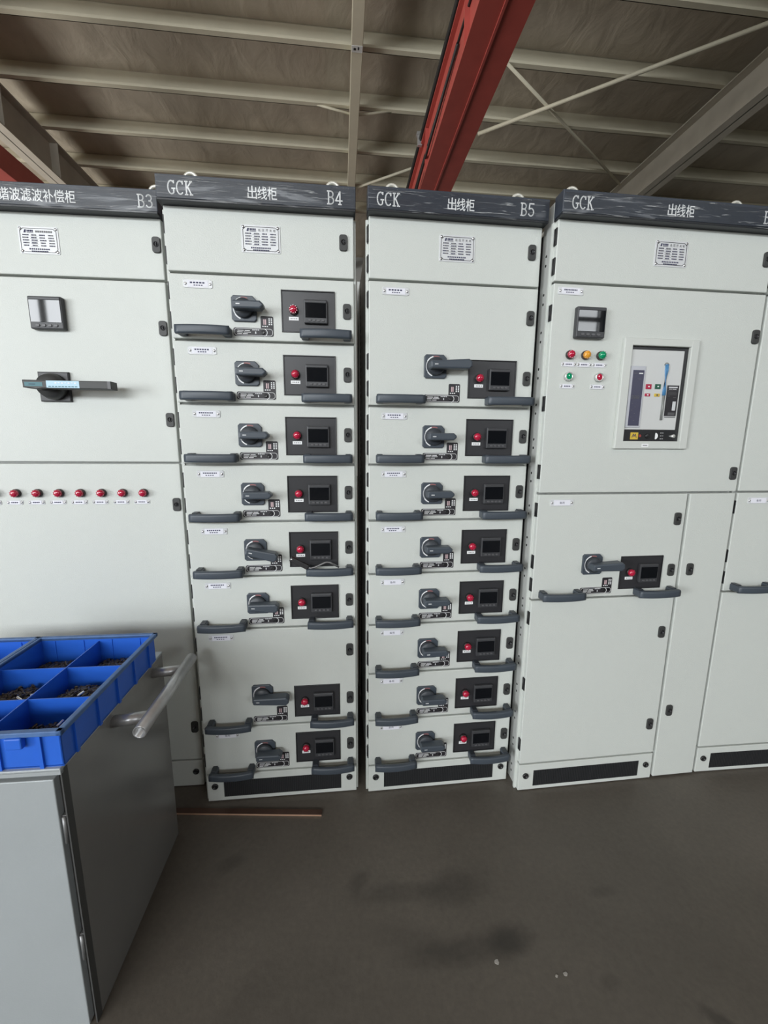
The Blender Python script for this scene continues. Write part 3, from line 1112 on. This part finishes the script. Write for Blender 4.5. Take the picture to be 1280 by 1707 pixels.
# ---------------- cabinet B4
c4 = cabinet('switchgear_cabinet', (-0.700, 1.419), 0.1015, 0.6, 'pale grey switchgear cabinet with eight drawers, header GCK and B4, leftmost of the GCK ones',
             'GCK', '出线柜', 'B4', 0.268, 0.091, 0.513, 4, eyes=(0.078, 0.53))
top_door(c4, 0.6, 0.299, 1, 0.563)
vent_plinth(c4, 0.6)
specs = [(8, 1, 0, 0.070, 0), (7, 1, 1, 0.070, 0), (6, 1, 2, 0.070, 0), (5, 1, 3, 0.072, 0), (4, 1, 2, 0.085, 14), (3, 1, 3, 0.080, 3), (1, 2, 3, 0.105, 2), (0, 1, 'spare', 0.070, 0)]
# k is the grid line under the drawer
for k, u, tg, ln, an in specs:
    drawer(c4, 'drawer', ZK(k), u, tg, ln, an)

# ---------------- cabinet B5
c5 = cabinet('switchgear_cabinet', (-0.0592, 1.4713), 0.1168, 0.6, 'pale grey switchgear cabinet with eight drawers, header GCK and B5, in the middle',
             'GCK', '出线柜', 'B5', 0.255, 0.091, 0.502, 5, eyes=(0.085, 0.525), left_x=0.026)
top_door(c5, 0.6, 0.3005, 1, 0.564)
vent_plinth(c5, 0.6)
for k, u, tg, ln, an in [(7, 2, 0, 0.118, -2), (6, 1, 1, 0.072, 0), (5, 1, 2, 0.072, 0), (4, 1, 3, 0.072, 0), (3, 1, 'spare', 0.072, 0), (2, 1, 'spare', 0.072, 0), (1, 1, 'spare', 0.072, 0), (0, 1, 'spare', 0.072, 0)]:
    drawer(c5, 'drawer', ZK(k), u, tg, ln, an)

# ---------------- cabinet B6 with the air circuit breaker
c6 = cabinet('switchgear_cabinet', (0.562, 1.4824), 0.1213, 0.813, 'pale grey switchgear cabinet with a framed circuit breaker window, right of the B5 cabinet',
             'GCK', '出线柜', 'B6', 0.362, 0.099, 0.722, 6, edges=(1, 0), eyes=(0.07, 0.69), left_x=0.028)
top_door(c6, 0.813, 0.417, 1, 0.788)
d = obj('door', door_slab(0.813, round(ZK(9) - ZK(5.5), 4)), c6, (0, 0, ZK(5.5)))
zz = ZK(5.5)
locks(d, [(0.789, 1.818 - zz), (0.783, 1.323 - zz)])
hinges(d, [0.08, 0.32, 0.62])
obj('name_tag', name_tag(4), d, (0.0635, 0, 1.939 - zz))
obj('power_meter', power_meter_wide(0.106, 0.100), d, (0.136, 0, 1.838 - zz))
for x, m in ((0.078, 'red_lens'), (0.1355, 'amber_lens'), (0.192, 'green_lens')):
    lamp(d, m, x, 1.735 - zz)
    obj('small_tag', small_tag(), d, (x - 0.001, 0, 1.7035 - zz))
for x, m in ((0.0775, 'green_lens'), (0.191, 'red_lens')):
    lamp(d, m, x, 1.6625 - zz, 'push_button')
    obj('small_tag', small_tag(), d, (x, 0, 1.630 - zz))
# breaker window
b = MB()
x0, x1, z0, z1 = 0.271, 0.561, 1.4145 - zz, 1.797 - zz
i0, i1, k0, k1 = 0.304, 0.529, 1.4425 - zz, 1.772 - zz
t = 0.014
b.box(x0, i0, -t, 0, z0, z1, M_ACBFRAME, 0.003)
b.box(i1, x1, -t, 0, z0, z1, M_ACBFRAME, 0.003)
b.box(i0 - 0.004, i1 + 0.004, -t + 0.0001, 0, k1, z1 - 0.0002, M_ACBFRAME, 0.003)
b.box(i0 - 0.004, i1 + 0.004, -t + 0.0001, 0, z0 + 0.0002, k0, M_ACBFRAME, 0.003)
b.quad(0.377, 0.404, 1.4215 - zz, 1.4325 - zz, -t - 0.0004, M_WHITE)
for q in range(4):
    b.quad(0.382 + q * 0.0045, 0.382 + q * 0.0045 + 0.0035, 1.4255 - zz, 1.4285 - zz, -t - 0.0008, M_BUTTON)
fr = obj('breaker_frame', b, d)
b = MB()
b.box(i0, i1, -0.001, 0.002, k0, k1, M_RIM)
fz = lambda z: z - zz
b.box(0.306, 0.512, -0.0055, 0, fz(1.4835), fz(1.760), M_ACB, 0.002)
b.box(0.3085, 0.367, -0.0085, -0.004, fz(1.4905), fz(1.7045), M_CLEAR, 0.002)
b.box(0.3175, 0.3605, -0.0095, -0.006, fz(1.497), fz(1.690), M_DISP, 0.001)
b.quad(0.340, 0.3555, fz(1.677), fz(1.6805), -0.0099, M_WHITE)
b.quad(0.322, 0.334, fz(1.678), fz(1.6795), -0.0099, M_BUTTON)
b.quad(0.336, 0.352, fz(1.659), fz(1.6605), -0.0099, M_BUTTON)
for q in range(3):
    xx = 0.3215 + q * 0.0105
    b.stroke([(xx, fz(1.592)), (xx + 0.007, fz(1.592)), (xx + 0.007, fz(1.602)), (xx, fz(1.602)), (xx, fz(1.592))], 0.0013, -0.0099, M_BUTTON)
    b.stroke([(xx, fz(1.597)), (xx + 0.007, fz(1.597))], 0.0013, -0.0099, M_BUTTON)
for q in range(6):
    b.quad(0.324 + (q % 2) * 0.012, 0.328 + (q % 2) * 0.012, fz(1.575 - q * 0.012), fz(1.5765 - q * 0.012), -0.0099, M_BUTTON)
for xa, xb, za, zb, m in ((0.374, 0.3955, 1.626, 1.6435, M_DRED), (0.410, 0.432, 1.6272, 1.6442, M_DGREEN), (0.3738, 0.3938, 1.6012, 1.611, M_DRED), (0.4105, 0.4317, 1.6008, 1.6114, M_YELLOW)):
    b.box(xa, xb, -0.008, -0.005, fz(za), fz(zb), m, 0.001)
    b.quad((xa + xb) / 2 - 0.003, (xa + xb) / 2 + 0.003, fz((za + zb) / 2 - 0.002), fz((za + zb) / 2 + 0.002), -0.0084, M_WHITE if m is not M_YELLOW else M_INK)
b.ring(0.4465, fz(1.709), 0.006, 0.010, 0, 180, -0.0062, M_STRAPG)
b.tube([(0.4465, -0.0075, fz(1.712)), (0.4465, -0.0085, fz(1.69)), (0.4465, -0.0085, fz(1.625)), (0.4465, -0.0085, fz(1.605))], 0.0058, M_STRAP, 8)
b.tube([(0.4465, -0.0085, fz(1.605)), (0.4475, -0.0085, fz(1.56)), (0.4475, -0.0075, fz(1.519))], 0.0042, M_STRAPG, 8)
b.quad(0.459, 0.506, fz(1.533), fz(1.641), -0.0061, M_BLACK)
b.quad(0.465, 0.500, fz(1.632), fz(1.6365), -0.0065, M_TAG)
for q, (xa, xb) in enumerate(((0.467, 0.478), (0.480, 0.496), (0.463, 0.500), (0.463, 0.497), (0.463, 0.500), (0.463, 0.499), (0.463, 0.473), (0.487, 0.499))):
    b.quad(xa, xb, fz(1.627 - q * 0.0048 + (0.0048 if q else 0)), fz(1.6285 - q * 0.0048 + (0.0048 if q else 0)), -0.0065, M_BUTTON if q > 1 else M_WHITE)
b.quad(0.487, 0.500, fz(1.553), fz(1.585), -0.0065, M_TAG)
b.quad(0.473, 0.500, fz(1.536), fz(1.546), -0.0065, M_BUTTON)
b.quad(0.461, 0.505, fz(1.5275), fz(1.5305), -0.0061, M_BUTTON)
b.quad(0.338, 0.369, fz(1.4485), fz(1.4735), -0.0016, M_YELLOW)
b.stroke([(0.345, fz(1.456)), (0.350, fz(1.468)), (0.353, fz(1.458)), (0.357, fz(1.468)), (0.362, fz(1.455))], 0.0022, -0.002, M_INK)
b.ring(0.3765, fz(1.4615), 0.002, 0.0045, 0, 360, -0.0016, mat('breaker_red_dot', (0.45, 0.06, 0.05), 0.5))
b.lathe(0.406, fz(1.461), [(0.009, -0.001), (0.009, -0.004), (0.006, -0.005), (0, -0.005)], M_LOCK2, 16)
b.prism([(0.4375, fz(1.451))] + [(0.4375 + 0.011 * math.cos(R(a)), fz(1.461) + 0.012 * math.sin(R(a))) for a in range(-80, 81, 20)] + [(0.4375, fz(1.471))], -0.001, -0.0016, M_WHITE)
for q in range(3):
    b.quad(0.4580, 0.4605, fz(1.471 - q * 0.0105), fz(1.4735 - q * 0.0105), -0.0016, M_WHITE)
    b.quad(0.4635, 0.4700, fz(1.4715 - q * 0.0105), fz(1.4730 - q * 0.0105), -0.0016, M_TAG)
b.lathe(0.509, fz(1.461), [(0.0065, -0.001), (0.0065, -0.006), (0, -0.006)], M_CHROME, 14)
b.prism([(0.495, fz(1.459)), (0.503, fz(1.457)), (0.503, fz(1.465)), (0.495, fz(1.463))], -0.001, -0.004, M_CHROME)
obj('circuit_breaker', b, d)
drawer(c6, 'drawer', ZK(3.5), 2, 'spare', 0.100, -1, w=0.608)
d = obj('door', door_slab(0.608, round(ZK(3.5) - ZK(0), 4)), c6, (0, 0, ZK(0)))
locks(d, [(0.568, 0.683 - Z0), (0.569, 0.268 - Z0)])
hinges(d, [0.09, 0.36, 0.64])
vent_plinth(c6, 0.608)
d = obj('cable_door', door_slab(0.199, round(ZK(5.5) - 0.004, 4)), c6, (0.614, 0, 0.004))
locks(d, [(0.041, 0.940), (0.037, 0.321)])

# ---------------- cabinet at the right edge
c7 = cabinet('switchgear_cabinet', (1.378, 1.587), 0.092, 0.6, 'pale grey switchgear cabinet cut off by the right edge of the photo', '', '', '', 0, 0.1, 0.5, 7, edges=(0, 0), eyes=(0.085, None))
top_door(c7, 0.6, 0.30, 1, 0.563)
d = obj('door', door_slab(0.6, round(ZK(9) - ZK(5.5), 4)), c7, (0, 0, ZK(5.5)))
obj('small_tag', small_tag(), d, (0.115, 0, 1.60 - ZK(5.5)))
drawer(c7, 'drawer', ZK(3.5), 2, 'spare', 0.10, 0)
d = obj('door', door_slab(0.6, round(ZK(3.5) - ZK(0), 4)), c7, (0, 0, ZK(0)))
vent_plinth(c7, 0.6)

# ---------------- cabinet B3 (harmonic filter), its right edge at the fitted corner
W3 = 0.8
a3 = 0.085
c3 = cabinet('switchgear_cabinet', (-0.745 - W3 * math.cos(a3), 1.501 - W3 * math.sin(a3)), a3, W3, 'pale grey switchgear cabinet with a row of red lamps, header B3, behind the blue bins',
             '', '谐波滤波补偿柜', 'B3', W3 - 0.474, 0.229, W3 - 0.058, 3, eyes=(0.10, W3 - 0.03))
top_door(c3, W3, W3 - 0.389, 0, W3 - 0.021)
d = obj('door', door_slab(W3, round(ZK(9) - ZK(6), 4)), c3, (0, 0, ZK(6)))
zz = ZK(6)
locks(d, [(W3 - 0.021, 1.813 - zz), (W3 - 0.022, 1.505 - zz)])
obj('power_meter', power_meter_wide(0.106, 0.103), d, (W3 - 0.385, 0, 1.848 - zz))
b = MB()
h = 0.0495
b.prism([(-h, h), (h, h), (h, -h), (-h, -h)], 0, -0.010, M_PLATE, 0.003)
b.lathe(0, 0, [(0.044, -0.010), (0.044, -0.022), (0.036, -0.045), (0, -0.045)], M_LOCK, 28)
b.prism([(-0.052, 0.0135), (0.222, 0.0125), (0.222, -0.0135), (0.040, -0.0135), (0.010, -0.0135), (-0.010, -0.017), (-0.022, -0.0145), (-0.052, -0.0110)], -0.040, -0.080, M_LOCK, 0.003)
b.box(0.212, 0.222, -0.0805, -0.079, -0.012, 0.012, M_BUTTON)
b.quad(-0.045, 0.010, -0.007, 0.006, -0.0804, M_TEAL)
b.quad(-0.032, -0.012, -0.001, 0.0005, -0.0808, M_INK)
b.quad(0.022, 0.124, -0.011, 0.0115, -0.0804, M_SKYB)
for q in range(9):
    b.quad(0.028 + q * 0.0102, 0.028 + q * 0.0102 + 0.0075, -0.0085, -0.0055, -0.0808, M_TEAL)
    if q > 1:
        b.quad(0.028 + q * 0.0102, 0.028 + q * 0.0102 + 0.0055, 0.002 + (q % 2) * 0.002, 0.0065, -0.0808, M_PAPER)
obj('rotary_switch', b, d, (W3 - 0.3935, 0, 1.612 - zz))
d = obj('door', door_slab(W3, round(ZK(6) - ZK(0), 4)), c3, (0, 0, ZK(0)))
locks(d, [(W3 - 0.023, 1.199 - Z0), (W3 - 0.023, 0.279 - Z0)])
for i in range(-1, 7):
    x = W3 - 0.572 + i * 0.0726
    lamp(d, 'red_lens', x + 0.001, 1.2435 - Z0)
    obj('small_tag', small_tag(), d, (x - 0.009, 0, 1.2095 - Z0))
vent_plinth(c3, W3, 0.0, 0.17)

# ------------------------------------------------------------------ cart, bins and bolts at the lower left
CA = 0.0926
cart = empty('metal_cart', (-0.705, 0.785, 0), CA, 'grey sheet steel parts cabinet with a pipe push handle, under the blue bins', 'cart')
CW, CD, CH = 1.0, 0.505, 0.725
b = MB()
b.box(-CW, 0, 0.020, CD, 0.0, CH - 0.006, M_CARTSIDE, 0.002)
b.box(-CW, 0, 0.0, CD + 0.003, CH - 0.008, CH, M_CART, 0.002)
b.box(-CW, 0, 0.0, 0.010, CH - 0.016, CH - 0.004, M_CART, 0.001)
b.box(-0.003, 0, 0.002, 0.022, 0.0, CH - 0.008, M_CARTDARK)
obj('body', b, cart)
b = MB()
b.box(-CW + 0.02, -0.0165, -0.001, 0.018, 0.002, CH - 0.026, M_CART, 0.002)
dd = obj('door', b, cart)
for z in (0.565, 0.235):
    b = MB()
    b.box(-0.0155, -0.003, 0.006, 0.022, z - 0.035, z + 0.035, M_HINGE, 0.001)
    b.tube([(-0.009, 0.004, z - 0.034), (-0.009, 0.004, z + 0.034)], 0.0045, M_HINGE, 10)
    for q in (-0.02, 0.0, 0.02):
        b.lathe(-0.0125, z + q, [(0.0018, 0.006), (0, 0.004)], M_STEEL, 8)
    obj('door_hinge', b, cart)
b = MB()
inv = Matrix.Rotation(-CA, 3, 'Z')


def cl(x, y, z):
    v = inv @ Vector((x + 0.705, y - 0.785, 0))
    return (v.x, v.y, z)


p0, p1 = cl(-0.628, 0.943, 0.690), cl(-0.664, 1.312, 0.690)
b.tube([p0, p1], 0.0175, M_PIPE, 20, hollow=True)
for t_ in (0.17, 0.80):
    q = [p0[i] + (p1[i] - p0[i]) * t_ for i in range(3)]
    b.tube([(-0.004, q[1] - 0.012, q[2] - 0.002), (q[0] - 0.010, q[1], q[2])], 0.0155, M_PIPE, 16)
obj('push_handle', b, cart)

# two divided bins side by side on the cart
CRH = 0.092
ZC = CH


def bin_mesh(x0, x1, y0, y1):
    b = MB()
    t = 0.004
    z0, z1 = ZC, ZC + CRH
    b.box(x0, x1, y0, y1, z0, z0 + 0.004, M_BLUE)
    b.box(x0, x0 + t, y0, y1, z0, z1 - 0.003, M_BLUE, 0.001)
    b.box(x1 - t, x1, y0, y1, z0, z1 - 0.003, M_BLUE, 0.001)
    b.box(x0, x1, y0, y0 + t, z0, z1 - 0.003, M_BLUE, 0.001)
    b.box(x0, x1, y1 - t, y1, z0, z1 - 0.003, M_BLUE, 0.001)
    n = 5
    for i in range(n):                                       # ribs on the outside
        y = y0 + (y1 - y0) * (i + 0.5) / n
        b.box(x1, x1 + 0.005, y - 0.004, y + 0.004, z0, z1 - 0.008, M_BLUE)
    for i in range(4):
        x = x0 + (x1 - x0) * (i + 0.5) / 4
        b.box(x - 0.004, x + 0.004, y0 - 0.005, y0, z0, z1 - 0.008, M_BLUE)
        b.box(x - 0.002, x + 0.002, y1 - t - 0.002, y1 - t, z0, z1 - 0.012, M_BLUE)
    return b


def rim_mesh(x0, x1, y0, y1):
    b = MB()
    z1 = ZC + CRH
    o, i = 0.009, 0.004
    b.box(x0 - 0.003, x0 + i, y0 - o, y1 + o, z1 - 0.012, z1, M_BLUERIM, 0.002)
    b.box(x1 - i, x1 + o, y0 - o, y1 + o, z1 - 0.012, z1, M_BLUERIM, 0.002)
    b.box(x0 - 0.003, x1 + o, y0 - o, y0 + i, z1 - 0.012, z1, M_BLUERIM, 0.002)
    b.box(x0 - 0.003, x1 + o, y1 - i, y1 + o, z1 - 0.012, z1, M_BLUERIM, 0.002)
    return b


BX1, BX0 = 0.004, -0.336
BY0, BY1 = 0.008, 0.452
ROWS = [BY0, BY0 + 0.140, BY0 + 0.285, BY1]
for nm, dx, lab in (('parts_bin', 0.0, 'blue plastic divided parts bin at the right end of the cart'), ('parts_bin', -0.354, 'blue plastic divided parts bin at the left edge, beside its twin')):
    t = empty(nm, (-0.705, 0.785, 0), CA, lab, 'bin', 'blue parts bins')
    obj('tray', bin_mesh(BX0 + dx, BX1 + dx, BY0, BY1), t)
    obj('rim', rim_mesh(BX0 + dx, BX1 + dx, BY0, BY1), t, label='dusty blue rim')
    xm = (BX0 + BX1) / 2 + 0.004 + dx
    b = MB(); b.box(xm - 0.0015, xm + 0.0015, BY0 + 0.004, BY1 - 0.004, ZC + 0.003, ZC + 0.076, M_BLUE)
    obj('divider', b, t)
    for r in ROWS[1:3]:
        b = MB(); b.box(BX0 + dx + 0.004, BX1 + dx - 0.004, r - 0.0015, r + 0.0015, ZC + 0.003, ZC + 0.0745, M_BLUE)
        obj('divider', b, t)
    if dx == 0:
        b = MB(); b.box(-0.10, -0.066, BY0 - 0.014, BY0, ZC + 0.055, ZC + 0.082, M_BLUE, 0.003)
        obj('label_clip', b, t)
        b = MB(); b.box(-0.28, -0.16, BY0 - 0.014, BY0, ZC + 0.050, ZC + 0.082, M_BLUE, 0.003)
        obj('label_clip', b, t)

# bolts: individual ones on top of each heap, the buried rest of the heaps as one mass


def bolt_mesh(m, L, r, hexh):
    b = MB()
    b.tube([(-L / 2, 0, 0), (-L / 2 + 0.001, 0, 0), (L / 2 - 0.001, 0, 0), (L / 2, 0, 0)], r, m, 10)
    if hexh:
        b.tube([(-L / 2 - 0.004, 0, 0), (-L / 2, 0, 0)], r * 1.75, m, 6, smooth=False)
    return b


bolt_protos = [bolt_mesh(M_BOLT, 0.020, 0.0036, True).mesh('bolt'), bolt_mesh(M_BOLT, 0.016, 0.0040, False).mesh('bolt'), bolt_mesh(M_BOLTB, 0.019, 0.0038, False).mesh('bolt')]
xm = (BX0 + BX1) / 2 + 0.004
cells = [  # x0, x1, y0, y1, bolts, heap centre, heap height, where
    (xm, BX1, ROWS[1], ROWS[2], 70, (-0.080, 0.215), 0.046, 'in the heap in the middle bin cell by the right rim'),
    (xm, BX1, ROWS[2], ROWS[3], 45, (-0.070, 0.365), 0.034, 'in the heap in the far right bin cell'),
    (BX0, xm, ROWS[2], ROWS[3], 45, (-0.225, 0.365), 0.032, 'in the heap in the far bin cell left of the divider'),
    (BX0, xm, ROWS[1], ROWS[2], 60, (-0.245, 0.225), 0.036, 'in the dull heap in the middle bin cell left of the divider'),
    (xm, BX1, ROWS[0], ROWS[1], 45, (-0.075, 0.075), 0.020, 'in the dark heap in the near right bin cell'),
]
CMX = Matrix.Translation((-0.705, 0.785, 0)) @ Matrix.Rotation(CA, 4, 'Z')
rb = random.Random(5)
for x0, x1, y0, y1, n, (hx, hy), hh, where in cells:
    heap = MB()
    tb = bmesh.new()
    N = 16
    V = {}

    def hz(x, y):
        d = math.hypot((x - hx) / 0.075, (y - hy) / 0.065)
        return ZC + 0.0045 + hh * max(0.12, 1 - 0.62 * d * d) * 0.72
    for i in range(N + 1):
        for k in range(N + 1):
            x = x0 + 0.0055 + (x1 - x0 - 0.011) * i / N
            y = y0 + 0.0055 + (y1 - y0 - 0.0145) * k / N
            V[i, k] = tb.verts.new((x, y, max(ZC + 0.0046, hz(x, y) + rb.uniform(-0.003, 0.003))))
    for i in range(N):
        for k in range(N):
            tb.faces.new((V[i, k], V[i + 1, k], V[i + 1, k + 1], V[i, k + 1]))
    heap._merge(tb, M_BOLT, False)
    for j in range(260):                                      # buried bolts, part of the mass
        x, y = rb.uniform(x0 + 0.016, x1 - 0.016), rb.uniform(y0 + 0.016, y1 - 0.016)
        tb = bmesh.new(); tb.from_mesh(bolt_protos[1])
        heap._merge(tb, M_BOLT, True, Matrix.Translation((x, y, max(ZC + 0.0125, hz(x, y) + 0.001))) @ Euler((0, rb.uniform(-0.5, 0.5), rb.uniform(0, 6.3))).to_matrix().to_4x4())
    for j in range(n):
        while True:
            x, y = rb.gauss(hx, 0.034), rb.gauss(hy, 0.030)
            if x0 + 0.016 < x < x1 - 0.016 and y0 + 0.016 < y < y1 - 0.016:
                break
        bright = j == 0 or (j == 1 and hh > 0.03)
        o = bpy.data.objects.new('bolt', bolt_protos[2 if bright else j % 2])
        COL.objects.link(o)
        o.matrix_world = CMX @ Matrix.Translation((x, y, max(ZC + 0.012, hz(x, y) + (0.010 if bright else 0.0055)))) @ Euler((0, rb.uniform(-0.35, 0.35), rb.uniform(0, 6.3))).to_matrix().to_4x4()
        tag(o, ('bright steel bolt ' if bright else 'dark steel bolt ') + where, 'bolt', ('bright bolts ' if bright else 'dark bolts ') + where)
    hp = obj('bolt_heap', heap, None)
    hp.matrix_world = CMX
    tag(hp, 'dark bolts lying buried ' + where, 'bolts', kind='stuff')

# ------------------------------------------------------------------ copper bar, hand tool, scraps
b = MB()
b.box(-0.75, 0, 0.0005, 0.024, 0, 0.0065, M_COPPER, 0.0006)
b.box(-0.75, 0, 0, 0.0005, 0, 0.0062, M_COPPERCUT)
tag(obj('copper_bar', b, loc=(-0.234, 1.361, 0), rot=(0, 0, R(-0.3))), 'thin copper bar lying on the floor before the B4 cabinet', 'bar')

t = empty('hand_tool', c4.matrix_basis @ Vector((0.43, -0.04, ZK(4) + 0.042)), 0.1015, 'black handled tool with a bent wire lying on a drawer pull of the B4 cabinet', 'tool')
t.rotation_euler = c4.rotation_euler
b = MB()
m4 = Matrix.Translation((-0.034, -0.012, 0.020)) @ Matrix.Rotation(R(29), 4, 'Y')
b.box(-0.036, 0.036, -0.008, 0.008, -0.009, 0.009, M_TOOLGRIP, 0.003, mtx=m4)
b.lathe(-0.060, 0.036, [(0.0035, -0.0205), (0.003, -0.022), (0, -0.022)], M_STEEL, 10)
obj('grip', b, t)
b = MB()
b.tube([(-0.006, -0.012, 0.003), (0.006, -0.012, -0.0005), (0.020, -0.010, 0.002), (0.055, -0.004, 0.0165), (0.063, -0.003, 0.018), (0.073, -0.002, 0.0165), (0.106, 0.004, -0.004)], 0.0032, M_TOOLROD, 10)
obj('wire', b, t, label='bent steel wire')


def scrap(x, y, s, lab, m):
    b = MB()
    rs = random.Random(int(x * 1000))
    pts = [(s * (0.6 + 0.5 * rs.random()) * math.cos(R(a)), s * (0.6 + 0.5 * rs.random()) * math.sin(R(a))) for a in range(0, 360, 51)]
    b.prism(pts, 0, 0.0015, m, mtx=Matrix.Rotation(R(90), 4, 'X'))
    tag(obj('paper_scrap', b, loc=(x, y, 0.0002)), lab, 'scrap')


M_SCRAP = mat('scrap_dirty_white', (0.38, 0.36, 0.33), 0.7, noise=(80, 0.3))
scrap(0.325, 0.913, 0.007, 'tiny pale scrap on the floor by the dark stain', M_SCRAP)
scrap(0.506, 0.888, 0.006, 'tiny pale scrap on the floor, rightmost of the scraps', M_SCRAP)
scrap(0.480, 0.884, 0.004, 'smallest pale scrap on the floor, second from the right', M_SCRAP)
